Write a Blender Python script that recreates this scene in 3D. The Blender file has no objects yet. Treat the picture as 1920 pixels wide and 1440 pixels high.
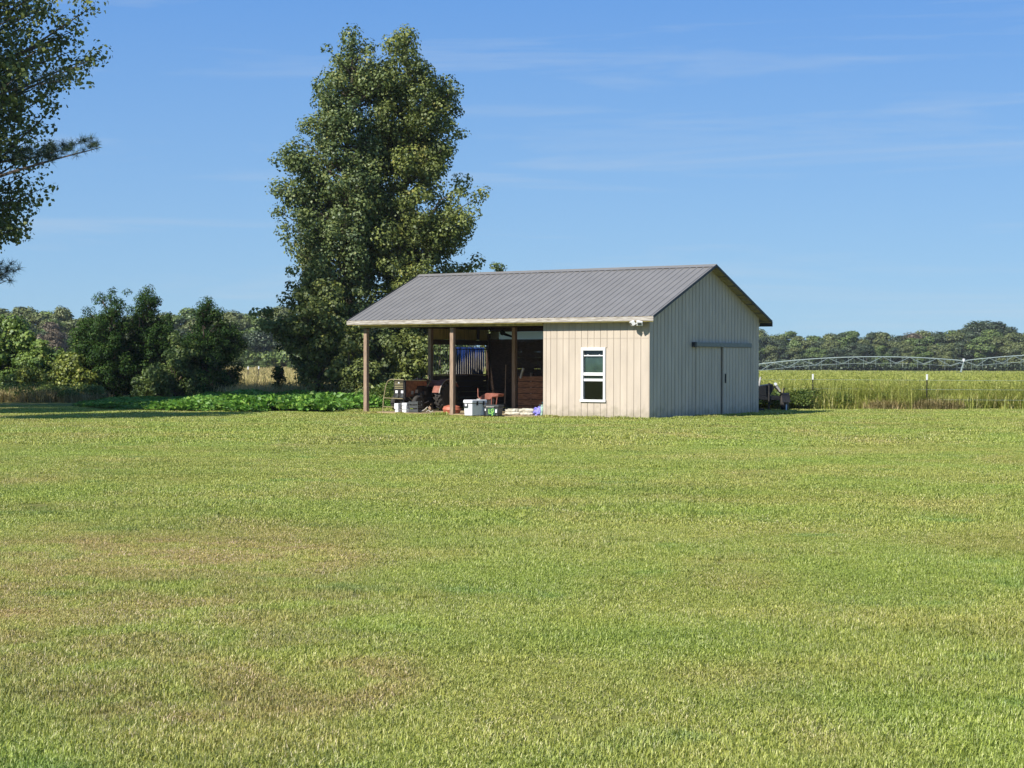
import bpy, bmesh, math, random
import numpy as np
from mathutils import Vector, Matrix, Euler
R = math.radians
scn = bpy.context.scene
COL = scn.collection

# ------------------------------------------------------------------ camera, sky, sun, exposure
CAMZ = 1.65
cam_d = bpy.data.cameras.new('camera'); cam = bpy.data.objects.new('camera', cam_d); COL.objects.link(cam)
cam_d.sensor_width = 36; cam_d.lens = 60.0; cam_d.clip_start = .1; cam_d.clip_end = 5000
cam.matrix_world = Matrix.Translation((0, 0, CAMZ)) @ Matrix.Rotation(math.pi/2 - .0135, 4, 'X') @ Matrix.Rotation(.0025, 4, 'Z')
scn.camera = cam
SUN_EL, SUN_AZ = 39.0, 225.0          # azimuth clockwise from +Y of where the sun stands
w = bpy.data.worlds.new('World'); scn.world = w; w.use_nodes = True
nt = w.node_tree; nt.nodes.clear()
L = nt.links.new
wo = nt.nodes.new('ShaderNodeOutputWorld'); bg = nt.nodes.new('ShaderNodeBackground')
sky = nt.nodes.new('ShaderNodeTexSky'); sky.sky_type = 'NISHITA'; sky.sun_disc = False
sky.sun_elevation = R(SUN_EL); sky.sun_rotation = R(SUN_AZ)
sky.altitude = 50; sky.air_density = 0.9; sky.dust_density = 0.1; sky.ozone_density = 2.6
# thin cirrus streaks, stretched along the horizon
tc = nt.nodes.new('ShaderNodeTexCoord'); mp = nt.nodes.new('ShaderNodeMapping')
mp.inputs['Scale'].default_value = (1.6, 1.6, 22); mp.inputs['Rotation'].default_value = (0.03, 0.02, 0.3)
nz = nt.nodes.new('ShaderNodeTexNoise'); nz.inputs['Scale'].default_value = 2.2; nz.inputs['Detail'].default_value = 7
nz.inputs['Roughness'].default_value = .62; nz.inputs['Distortion'].default_value = .5
rmp = nt.nodes.new('ShaderNodeValToRGB'); rmp.color_ramp.elements[0].position = .52; rmp.color_ramp.elements[1].position = .82
rmp.color_ramp.elements[1].color = (.36, .36, .36, 1)
mx = nt.nodes.new('ShaderNodeMixRGB'); mx.inputs['Color2'].default_value = (6.6, 7.4, 8.2, 1)
tint = nt.nodes.new('ShaderNodeMixRGB'); tint.blend_type = 'MULTIPLY'; tint.inputs[0].default_value = 1
tint.inputs['Color2'].default_value = (.68, .93, 1.27, 1)
L(tc.outputs['Generated'], mp.inputs['Vector']); L(mp.outputs['Vector'], nz.inputs['Vector'])
L(nz.outputs['Fac'], rmp.inputs['Fac']); L(rmp.outputs['Color'], mx.inputs['Fac'])
even = nt.nodes.new('ShaderNodeMixRGB'); even.inputs[0].default_value = .78
sepz = nt.nodes.new('ShaderNodeSeparateXYZ'); skr = nt.nodes.new('ShaderNodeValToRGB'); ske = skr.color_ramp.elements
ske[0].position = 0; ske[0].color = (.39, .64, .86, 1); ske[1].position = 1; ske[1].color = (.055, .17, .50, 1); _q = ske.new(.22); _q.color = (.155, .39, .87, 1)
skm = nt.nodes.new('ShaderNodeMixRGB'); skm.blend_type = 'MULTIPLY'; skm.inputs[0].default_value = 1; skm.inputs['Color2'].default_value = (10, 10, 10, 1)
L(tc.outputs['Generated'], sepz.inputs[0]); L(sepz.outputs['Z'], skr.inputs[0]); L(skr.outputs[0], skm.inputs['Color1']); L(skm.outputs[0], even.inputs['Color2'])
L(sky.outputs['Color'], tint.inputs['Color1']); L(tint.outputs['Color'], even.inputs['Color1']); L(even.outputs['Color'], mx.inputs['Color1'])
L(mx.outputs['Color'], bg.inputs['Color']); bg.inputs['Strength'].default_value = 0.07
L(bg.outputs['Background'], wo.inputs['Surface'])
sd = bpy.data.lights.new('sun', 'SUN'); sun = bpy.data.objects.new('sun', sd); COL.objects.link(sun)
sd.energy = 5.0; sd.angle = R(.53); sd.color = (1, .95, .86)
_el, _az = R(SUN_EL), R(SUN_AZ)
sdir = Vector((math.sin(_az)*math.cos(_el), math.cos(_az)*math.cos(_el), math.sin(_el)))
sun.rotation_euler = sdir.to_track_quat('Z', 'Y').to_euler(); sun.location = (-60, -60, 60)
vs = scn.view_settings; vs.view_transform = 'Standard'; vs.look = 'None'; vs.exposure = 0.42; vs.gamma = 1; vs.use_curve_mapping = False

# ------------------------------------------------------------------ helpers
F = 3200.0; HY = 677.0
def X(px, d): return (px-960)/F*d
def Z(py, d): return CAMZ + (HY-py)/F*d
def D(py): return CAMZ*F/(py-HY)
def gz(x, y):                      # height of the ground (the right-hand field falls away gently)
    a = min(max((y-70)/230, 0), 1); a = a*a*(3-2*a)
    b = min(max((x+5)/25, 0), 1)
    return -1.3*a*b
def link(o, parent=None):
    COL.objects.link(o)
    if parent is not None: o.parent = parent
    return o
def tag(o, label=None, cat=None, group=None, kind=None):
    if label: o['label'] = label
    if cat: o['category'] = cat
    if group: o['group'] = group
    if kind: o['kind'] = kind
    return o
def empty(name, loc, rz=0, **k):
    o = bpy.data.objects.new(name, None); o.empty_display_size = .3; o.location = loc; o.rotation_euler = (0, 0, rz)
    COL.objects.link(o); return tag(o, **k)
def copy_tree(o, parent=None):
    c = o.copy(); COL.objects.link(c); c.parent = parent
    for ch in [q for q in bpy.data.objects if q.parent == o]: copy_tree(ch, c)
    return c

def mat(name, color, rough=.7, metal=0, var=.12, scale=8, stretch=(1, 1, 1), bump=0, bscale=60, color2=None, spec=.4, coords='Object'):
    m = bpy.data.materials.new(name); m.use_nodes = True; n = m.node_tree; b = n.nodes['Principled BSDF']
    b.inputs['Roughness'].default_value = rough; b.inputs['Metallic'].default_value = metal
    b.inputs['Specular IOR Level'].default_value = spec
    t = n.nodes.new('ShaderNodeTexCoord'); mpn = n.nodes.new('ShaderNodeMapping'); mpn.inputs['Scale'].default_value = stretch
    nn = n.nodes.new('ShaderNodeTexNoise'); nn.inputs['Scale'].default_value = scale; nn.inputs['Detail'].default_value = 6
    cr = n.nodes.new('ShaderNodeValToRGB'); cr.color_ramp.elements[0].position = .3; cr.color_ramp.elements[1].position = .72
    c2 = color2 or tuple(c*(1-2*var) for c in color)
    cr.color_ramp.elements[0].color = (*c2, 1); cr.color_ramp.elements[1].color = (*[min(1, c*(1+var)) for c in color], 1)
    if coords == 'World': t = n.nodes.new('ShaderNodeNewGeometry'); coords = 'Position'
    n.links.new(t.outputs[coords], mpn.inputs[0]); n.links.new(mpn.outputs[0], nn.inputs['Vector'])
    n.links.new(nn.outputs['Fac'], cr.inputs[0]); n.links.new(cr.outputs[0], b.inputs['Base Color'])
    if bump:
        n2 = n.nodes.new('ShaderNodeTexNoise'); n2.inputs['Scale'].default_value = bscale
        bp = n.nodes.new('ShaderNodeBump'); bp.inputs['Strength'].default_value = bump; bp.inputs['Distance'].default_value = .01
        n.links.new(mpn.outputs[0], n2.inputs['Vector']); n.links.new(n2.outputs['Fac'], bp.inputs['Height']); n.links.new(bp.outputs[0], b.inputs['Normal'])
    return m
def leafmat(name, ca, cb, cc=None, trans=.25, rough=.55, field=None, gloss=.06):
    """foliage: colour by the per-leaf attribute 'tint'; part of the light passes through"""
    m = bpy.data.materials.new(name); m.use_nodes = True; n = m.node_tree; n.nodes.clear(); l = n.links.new
    out = n.nodes.new('ShaderNodeOutputMaterial'); at = n.nodes.new('ShaderNodeAttribute'); at.attribute_name = 'tint'
    cr = n.nodes.new('ShaderNodeValToRGB'); e = cr.color_ramp.elements
    e[0].color = (*ca, 1); e[1].color = (*cb, 1); e[0].position = 0; e[1].position = .8
    if cc: q = e.new(1.0); q.color = (*cc, 1)
    l(at.outputs['Fac'], cr.inputs[0]); colo = cr.outputs[0]
    if field: colo = field(n, colo)
    df = n.nodes.new('ShaderNodeBsdfDiffuse'); tr = n.nodes.new('ShaderNodeBsdfTranslucent'); gl = n.nodes.new('ShaderNodeBsdfGlossy')
    gl.inputs['Roughness'].default_value = rough; gl.inputs['Color'].default_value = (.8, .85, .8, 1)
    m1 = n.nodes.new('ShaderNodeMixShader'); m1.inputs[0].default_value = trans; m2 = n.nodes.new('ShaderNodeMixShader'); m2.inputs[0].default_value = gloss
    l(colo, df.inputs[0]); l(colo, tr.inputs[0]); l(df.outputs[0], m1.inputs[1]); l(tr.outputs[0], m1.inputs[2])
    l(m1.outputs[0], m2.inputs[1]); l(gl.outputs[0], m2.inputs[2]); l(m2.outputs[0], out.inputs[0]); return m

class MB:
    def __init__(s): s.v = []; s.f = []; s.m = []
    def add(s, vs_, fs, mi=0):
        o = len(s.v); s.v += [tuple(q) for q in vs_]; s.f += [tuple(i+o for i in f) for f in fs]; s.m += [mi]*len(fs); return s
    def box(s, x0, x1, y0, y1, z0, z1, mi=0, M=None):
        v = [Vector(p) for p in ((x0, y0, z0), (x1, y0, z0), (x1, y1, z0), (x0, y1, z0), (x0, y0, z1), (x1, y0, z1), (x1, y1, z1), (x0, y1, z1))]
        if M is not None: v = [M @ p for p in v]
        return s.add(v, [(0, 3, 2, 1), (4, 5, 6, 7), (0, 1, 5, 4), (1, 2, 6, 5), (2, 3, 7, 6), (3, 0, 4, 7)], mi)
    def tube(s, pts, rad, n=8, mi=0, cap=True, closed=False):
        pts = [Vector(p) for p in pts]; rads = rad if isinstance(rad, (list, tuple)) else [rad]*len(pts)
        rings = []; prev = None
        for i, p in enumerate(pts):
            a = pts[i-1] if i > 0 else (pts[-1] if closed else pts[0]); b = pts[i+1] if i < len(pts)-1 else (pts[0] if closed else pts[-1])
            t = (b-a).normalized(); ref = prev if prev is not None else (Vector((0, 0, 1)) if abs(t.z) < .9 else Vector((1, 0, 0)))
            u = (ref - t*ref.dot(t)).normalized(); v = t.cross(u); prev = u
            rings.append([p + (u*math.cos(2*math.pi*k/n)+v*math.sin(2*math.pi*k/n))*rads[i] for k in range(n)])
        o = len(s.v); fs = []; m = len(pts)
        for i in range(m if closed else m-1):
            j = (i+1) % m
            for k in range(n): fs.append((i*n+k, i*n+(k+1) % n, j*n+(k+1) % n, j*n+k))
        if cap and not closed: fs += [tuple(range(n))[::-1], tuple((m-1)*n+k for k in range(n))]
        return s.add([q for r in rings for q in r], fs, mi)
    def lathe(s, c, axis, prof, n=20, mi=0):     # prof: (offset along the axis, radius)
        ax = Vector(axis).normalized(); ref = Vector((0, 0, 1)) if abs(ax.z) < .9 else Vector((1, 0, 0))
        u = (ref-ax*ref.dot(ax)).normalized(); v = ax.cross(u); c = Vector(c); vv = []; ff = []
        for (h, r) in prof:
            for k in range(n): a = 2*math.pi*k/n; vv.append(c+ax*h+(u*math.cos(a)+v*math.sin(a))*r)
        for i in range(len(prof)-1):
            for k in range(n): ff.append((i*n+k, i*n+(k+1) % n, (i+1)*n+(k+1) % n, (i+1)*n+k))
        ff += [tuple(range(n))[::-1], tuple((len(prof)-1)*n+k for k in range(n))]
        return s.add(vv, ff, mi)
    def poly(s, pts2, h0, h1, plane='xz', mi=0):   # prism from an outline
        def P(a, b, h): return {'xz': (a, h, b), 'yz': (h, a, b), 'xy': (a, b, h)}[plane]
        n = len(pts2); vv = [P(a, b, h0) for a, b in pts2]+[P(a, b, h1) for a, b in pts2]
        ff = [tuple(range(n))[::-1], tuple(range(n, 2*n))]+[(i, (i+1) % n, n+(i+1) % n, n+i) for i in range(n)]
        return s.add(vv, ff, mi)
    def mesh(s, name, mats, smooth=False, bevel=0):
        me = bpy.data.meshes.new(name); me.from_pydata(s.v, [], s.f)
        for m in (mats if isinstance(mats, (list, tuple)) else [mats]): me.materials.append(m)
        me.polygons.foreach_set('material_index', s.m)
        bm = bmesh.new(); bm.from_mesh(me)
        bmesh.ops.recalc_face_normals(bm, faces=bm.faces)
        if bevel: bmesh.ops.bevel(bm, geom=bm.edges[:], offset=bevel, segments=1, affect='EDGES', clamp_overlap=True)
        bm.to_mesh(me); bm.free()
        if smooth:
            me.shade_smooth()
            me.set_sharp_from_angle(angle=R(40))
        return me
    def build(s, name, mats, parent=None, smooth=False, bevel=0, loc=None, rot=None, **k):
        o = bpy.data.objects.new(name, s.mesh(name, mats, smooth, bevel))
        if loc: o.location = loc
        if rot: o.rotation_euler = rot
        link(o, parent); return tag(o, **k)
def box(name, m, parent, *b, **k): return MB().box(*b).build(name, m, parent, **k)
def inst(name, me, parent, loc=(0, 0, 0), rot=(0, 0, 0), scale=(1, 1, 1)):
    o = bpy.data.objects.new(name, me); o.location = loc; o.rotation_euler = rot; o.scale = scale; return link(o, parent)

def fastmesh(name, V, Q, m, tint=None, extra=None):
    """V (n,3) vertices, Q (m,4) quads"""
    me = bpy.data.meshes.new(name); me.vertices.add(len(V)); me.vertices.foreach_set('co', np.asarray(V, np.float32).ravel())
    nq = len(Q); k = Q.shape[1]
    me.loops.add(nq*k); me.loops.foreach_set('vertex_index', Q.astype(np.int32).ravel())
    me.polygons.add(nq); me.polygons.foreach_set('loop_start', np.arange(0, nq*k, k, dtype=np.int32))
    try: me.polygons.foreach_set('loop_total', np.full(nq, k, np.int32))
    except Exception: pass
    if tint is not None:
        a = me.attributes.new('tint', 'FLOAT', 'FACE'); a.data.foreach_set('value', np.asarray(tint, np.float32))
    me.materials.append(m); me.update(calc_edges=True); return me
def leaf_arrays(rng, P, Nrm, size, asp=.75, jit=.3):
    """rhombic leaves: P (n,3) centres, Nrm (n,3) rough normals"""
    n = len(P); Nn = Nrm/(np.linalg.norm(Nrm, axis=1, keepdims=True)+1e-9)
    a = rng.normal(size=(n, 3)); a -= (a*Nn).sum(1, keepdims=True)*Nn; a /= np.linalg.norm(a, axis=1, keepdims=True)+1e-9
    b = np.cross(Nn, a); s = size*(1+jit*rng.uniform(-1, 1, (n, 1)))*.5
    fold = Nn*s*.25
    V = np.stack([P-a*s, P+b*s*asp+fold, P+a*s, P-b*s*asp+fold], 1).reshape(-1, 3)
    Q = np.arange(n*4).reshape(n, 4); return V, Q
def clump_leaves(rng, C, r, n, up=.5, flat=.8):
    """n leaf positions + normals in an ellipsoid clump"""
    d = rng.normal(size=(n, 3)); d /= np.linalg.norm(d, axis=1, keepdims=True)
    rr = r*rng.uniform(.25, 1, (n, 1))**.6
    P = C + d*rr*np.array([1, 1, flat]); N = d*1.1 + rng.normal(size=(n, 3))*.45 + np.array([0, 0, up]); return P, N

# ------------------------------------------------------------------ materials
M = {}
M['siding'] = mat('cream_siding', (.545, .465, .375), .6, var=.06, scale=3, stretch=(1, 1, .3), bump=.15, bscale=40)
M['siding_old'] = mat('inner_siding', (.60, .48, .17), .8, var=.2, scale=5, stretch=(1, 3, .4), bump=.2)
M['roof'] = mat('grey_roof_metal', (.215, .206, .192), .5, metal=.05, var=.05, scale=1.6, stretch=(1, 1, 1), spec=.5, coords='World')
M['trimdark'] = mat('dark_rake_metal', (.05, .055, .06), .5, metal=.3)
M['fascia'] = mat('weathered_white_fascia', (.55, .52, .47), .8, var=.1, scale=4, stretch=(1, 4, 14), color2=(.20, .165, .13), bump=.2)
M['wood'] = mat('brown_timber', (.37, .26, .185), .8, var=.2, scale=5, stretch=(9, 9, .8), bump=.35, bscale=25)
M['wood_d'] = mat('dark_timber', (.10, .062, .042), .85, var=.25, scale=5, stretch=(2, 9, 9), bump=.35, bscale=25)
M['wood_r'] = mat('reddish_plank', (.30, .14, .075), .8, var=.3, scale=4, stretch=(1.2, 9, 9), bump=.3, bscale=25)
M['purlin'] = mat('pale_purlin', (.40, .33, .22), .8, var=.15, scale=5)
M['white'] = mat('white_vinyl', (.80, .80, .78), .4, var=.03)
M['offwhite'] = mat('white_plastic', (.76, .77, .78), .4, var=.04)
M['floor'] = mat('straw_dirt', (.40, .31, .17), .95, var=.25, scale=6, bump=.5, bscale=30)
M['black'] = mat('black_paint', (.009, .009, .01), .5, var=.2)
M['iron'] = mat('dark_iron', (.045, .042, .04), .55, metal=.4, var=.3, scale=12)
M['rubber'] = mat('rubber', (.028, .026, .025), .85, var=.25, scale=14, color2=(.05, .045, .038))
M['red'] = mat('faded_red_paint', (.30, .11, .08), .6, var=.2, scale=9, color2=(.2, .07, .045))
M['rust'] = mat('rusty_hood', (.33, .13, .06), .65, var=.25, scale=9)
M['tan'] = mat('tan_metal', (.30, .26, .14), .6, var=.15)
M['pale'] = mat('pale_metal', (.5, .47, .42), .5, metal=.2, var=.15)
M['galv'] = mat('galvanised', (.42, .50, .46), .45, metal=.3, var=.08)
M['trackm'] = mat('weathered_track', (.20, .215, .21), .5, metal=.3, var=.1)
M['greyp'] = mat('grey_plastic', (.07, .075, .075), .5, var=.1)
M['cream'] = mat('feed_sack', (.62, .58, .48), .75, var=.15, scale=9, color2=(.36, .34, .26))
M['purple'] = mat('violet_blue_sack', (.10, .085, .46), .5, var=.25, scale=10, color2=(.32, .32, .70))
M['teal'] = mat('teal_plastic', (.012, .075, .10), .5, var=.2, scale=5)
M['palegreen'] = mat('pale_green_sack', (.35, .50, .42), .7, var=.25, scale=16)
M['orange'] = mat('faded_orange_plastic', (.50, .155, .09), .55, var=.15, scale=6)
M['tarp'] = mat('blue_tarp', (.012, .05, .26), .55, var=.2, scale=3, stretch=(1, 2, .5))
M['green_txt'] = mat('lime_print', (.30, .62, .12), .6, var=.05)
M['darkgreen'] = mat('dark_green_label', (.02, .08, .05), .6, var=.1)
M['curtain'] = mat('grey_green_blind', (.16, .21, .19), .6, var=.2, scale=3)
M['bark'] = mat('bark', (.13, .10, .075), .95, var=.3, scale=9, stretch=(3, 3, .5), bump=.6, bscale=20)
M['bark_p'] = mat('pale_bark', (.26, .23, .19), .95, var=.25, scale=9, stretch=(3, 3, .5), bump=.5, bscale=20)

def glassmat(name, tintc, gl=.3):
    m = bpy.data.materials.new(name); m.use_nodes = True; n = m.node_tree; n.nodes.clear()
    o = n.nodes.new('ShaderNodeOutputMaterial'); mi = n.nodes.new('ShaderNodeMixShader'); t = n.nodes.new('ShaderNodeBsdfTransparent'); g = n.nodes.new('ShaderNodeBsdfGlossy')
    fr = n.nodes.new('ShaderNodeFresnel'); fr.inputs[0].default_value = 1.5
    t.inputs[0].default_value = (*tintc, 1); g.inputs['Roughness'].default_value = .03
    n.links.new(fr.outputs[0], mi.inputs[0]); n.links.new(t.outputs[0], mi.inputs[1]); n.links.new(g.outputs[0], mi.inputs[2]); n.links.new(mi.outputs[0], o.inputs[0]); return m
M['glass'] = glassmat('window_glass', (.75, .82, .8))

def lawn_field(n, col):
    """large patches of greener and drier turf, by place on the ground"""
    l = n.links.new; g = n.nodes.new('ShaderNodeNewGeometry')
    def noise(scale, det=3, off=0, sx=1, sy=1):
        mpn = n.nodes.new('ShaderNodeMapping'); mpn.inputs['Location'].default_value = (off, off*.7, 0); mpn.inputs['Scale'].default_value = (sx, sy, 0); mpn.inputs['Rotation'].default_value = (0, 0, .25)
        q = n.nodes.new('ShaderNodeTexNoise'); q.inputs['Scale'].default_value = scale; q.inputs['Detail'].default_value = det
        l(g.outputs['Position'], mpn.inputs[0]); l(mpn.outputs[0], q.inputs['Vector']); return q.outputs['Fac']
    def ramp(s, a, b, v0=0., v1=1.):
        r = n.nodes.new('ShaderNodeMapRange'); r.inputs[1].default_value = a; r.inputs[2].default_value = b; r.inputs[3].default_value = v0; r.inputs[4].default_value = v1
        r.interpolation_type = 'SMOOTHSTEP'; l(s, r.inputs[0]); return r.outputs[0]
    def mix(c, f, c2, bt='MIX'):
        q = n.nodes.new('ShaderNodeMixRGB'); q.blend_type = bt; l(f, q.inputs[0]); l(c, q.inputs[1]); q.inputs[2].default_value = (*c2, 1); return q.outputs[0]
    def math_(op, a, b):
        q = n.nodes.new('ShaderNodeMath'); q.operation = op; q.use_clamp = True
        for i, s in enumerate((a, b)):
            if isinstance(s, (int, float)): q.inputs[i].default_value = s
            else: l(s, q.inputs[i])
        return q.outputs[0]
    def spot(cx, cy, rx, ry):
        mpn = n.nodes.new('ShaderNodeMapping'); mpn.vector_type = 'POINT'
        mpn.inputs['Location'].default_value = (-cx/rx, -cy/ry, 0); mpn.inputs['Scale'].default_value = (1/rx, 1/ry, 0)
        gr = n.nodes.new('ShaderNodeTexGradient'); gr.gradient_type = 'SPHERICAL'; l(g.outputs['Position'], mpn.inputs[0]); l(mpn.outputs[0], gr.inputs[0]); return gr.outputs['Fac']
    c = col
    fine = noise(1.6, 5, 3); broad = noise(.35, 4, 11)
    dry = ramp(noise(.55, 5, 31, 1, .45), .52, .68, 0, .38)
    sp = math_('ADD', spot(-2.6, 11.0, 3.0, 4.5), math_('ADD', spot(-3.4, 14.5, 2.8, 2.2), spot(-1.3, 8.6, 1.2, 1.3)))
    sp = math_('MULTIPLY', ramp(sp, .15, .6), ramp(fine, .36, .58))
    dry = math_('ADD', dry, math_('MULTIPLY', sp, .8))
    c = mix(c, dry, (1.22, .93, 1.5), 'MULTIPLY')
    c = mix(c, ramp(broad, .35, .65, 0, .8), (.80, .98, .72), 'MULTIPLY'); c = mix(c, ramp(noise(.22, 4, 77), .5, .66, 0, .5), (.86, .80, .85), 'MULTIPLY')
    c = mix(c, ramp(fine, .3, .75, 0, .45), (.68, .80, .68), 'MULTIPLY')
    c = mix(c, ramp(noise(.9, 3, 57), .6, .74, 0, .7), (.62, .84, .85), 'MULTIPLY')
    st = noise(1.0, 2, 5, .05, .9)                       # mowing lines
    c = mix(c, ramp(st, .42, .58, 0, .38), (.74, .80, .66), 'MULTIPLY')
    return c
M['turf'] = leafmat('turf_blade', (.20, .23, .034), (.66, .645, .145), (.86, .74, .40), trans=.3, field=lawn_field, gloss=.05)
M['fieldgrass'] = leafmat('field_grass', (.22, .27, .04), (.50, .52, .11), (.60, .52, .22), trans=.3, gloss=.04)
M['drygrass'] = leafmat('dry_field_grass', (.28, .26, .08), (.55, .44, .17), (.62, .50, .26), trans=.25, gloss=.03)
M['brush'] = leafmat('dry_brush', (.20, .17, .055), (.40, .33, .14), (.55, .42, .2), trans=.2, gloss=.03)
M['gum'] = leafmat('gum_leaf', (.07, .10, .02), (.285, .325, .075), (.36, .33, .085), trans=.3, gloss=.04)
M['gum_b'] = leafmat('gum_leaf_blue', (.06, .10, .028), (.235, .29, .08), (.34, .32, .09), trans=.3, gloss=.05)
M['ever'] = leafmat('evergreen_leaf', (.018, .048, .010), (.058, .118, .02), (.13, .18, .035), trans=.15, gloss=.015)
M['needle'] = leafmat('pine_needle', (.022, .046, .022), (.055, .095, .04), (.09, .10, .04), trans=.1, gloss=.05)
M['light'] = leafmat('light_green_leaf', (.08, .15, .025), (.22, .31, .05), (.32, .35, .08), trans=.3, gloss=.05)
M['yellowg'] = leafmat('yellow_green_leaf', (.13, .17, .02), (.32, .36, .05), (.42, .38, .07), trans=.3, gloss=.05)
M['vine'] = leafmat('vine_leaf', (.06, .165, .018), (.19, .38, .045), (.33, .47, .08), trans=.3, gloss=.04)
M['weed'] = leafmat('weed_leaf', (.06, .11, .02), (.19, .26, .05), (.30, .32, .08), trans=.3, gloss=.05)
FARM = [leafmat('far_leaf_olive', (.075, .10, .028), (.18, .205, .06), (.24, .22, .07), trans=.15),
        leafmat('far_leaf_green', (.06, .10, .024), (.16, .225, .05), (.23, .26, .06), trans=.15),
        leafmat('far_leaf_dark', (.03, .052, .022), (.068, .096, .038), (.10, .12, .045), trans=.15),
        leafmat('far_leaf_brown', (.10, .075, .045), (.19, .145, .09), (.23, .17, .11), trans=.15)]

M['skylite'] = leafmat('translucent_grey_sheet', (.8, .82, .76), (.84, .85, .8), trans=.8, gloss=.02)
# mud splash and green algae near the foot of the siding
_n = M['siding'].node_tree; _b = _n.nodes['Principled BSDF']; _src = _b.inputs['Base Color'].links[0].from_socket
_tc = _n.nodes.new('ShaderNodeTexCoord'); _sx = _n.nodes.new('ShaderNodeSeparateXYZ'); _n.links.new(_tc.outputs['Object'], _sx.inputs[0])
_nn = _n.nodes.new('ShaderNodeTexNoise'); _nn.inputs['Scale'].default_value = 5; _nn.inputs['Detail'].default_value = 6; _n.links.new(_tc.outputs['Object'], _nn.inputs['Vector'])
_ma = _n.nodes.new('ShaderNodeMath'); _ma.operation = 'MULTIPLY_ADD'; _ma.inputs[1].default_value = -.9; _n.links.new(_nn.outputs['Fac'], _ma.inputs[0]); _n.links.new(_sx.outputs['Z'], _ma.inputs[2])
_mr = _n.nodes.new('ShaderNodeMapRange'); _mr.inputs[1].default_value = -.42; _mr.inputs[2].default_value = -.08; _mr.inputs[3].default_value = .6; _mr.inputs[4].default_value = 0; _n.links.new(_ma.outputs[0], _mr.inputs[0])
_mx = _n.nodes.new('ShaderNodeMixRGB'); _mx.inputs[2].default_value = (.27, .24, .16, 1); _n.links.new(_mr.outputs[0], _mx.inputs[0]); _n.links.new(_src, _mx.inputs[1]); _n.links.new(_mx.outputs[0], _b.inputs['Base Color'])
# ------------------------------------------------------------------ ground
gm = bpy.data.materials.new('ground_soil'); gm.use_nodes = True
_n = gm.node_tree; _b = _n.nodes['Principled BSDF']; _b.inputs['Roughness'].default_value = 1; _b.inputs['Specular IOR Level'].default_value = .1
_t = _n.nodes.new('ShaderNodeTexNoise'); _t.inputs['Scale'].default_value = 14; _t.inputs['Detail'].default_value = 8
_g = _n.nodes.new('ShaderNodeNewGeometry'); _n.links.new(_g.outputs['Position'], _t.inputs['Vector'])
_r = _n.nodes.new('ShaderNodeValToRGB'); _r.color_ramp.elements[0].position = .3; _r.color_ramp.elements[1].position = .7
_r.color_ramp.elements[0].color = (.13, .13, .035, 1); _r.color_ramp.elements[1].color = (.27, .26, .085, 1)
_n.links.new(_t.outputs['Fac'], _r.inputs[0]); _n.links.new(lawn_field(_n, _r.outputs[0]), _b.inputs['Base Color'])
xs = np.concatenate([np.linspace(-1600, -120, 12), np.linspace(-100, 140, 49), np.linspace(160, 1600, 12)])
ys = np.concatenate([np.linspace(-300, 40, 6), np.linspace(50, 420, 75), np.linspace(450, 2600, 12)])
V = np.array([(x, y, gz(x, y)) for y in ys for x in xs]); nx = len(xs)
Q = np.array([(j*nx+i, j*nx+i+1, (j+1)*nx+i+1, (j+1)*nx+i) for j in range(len(ys)-1) for i in range(nx-1)])
gr = bpy.data.objects.new('ground', fastmesh('ground', V, Q, gm)); link(gr); tag(gr, kind='structure')

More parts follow.
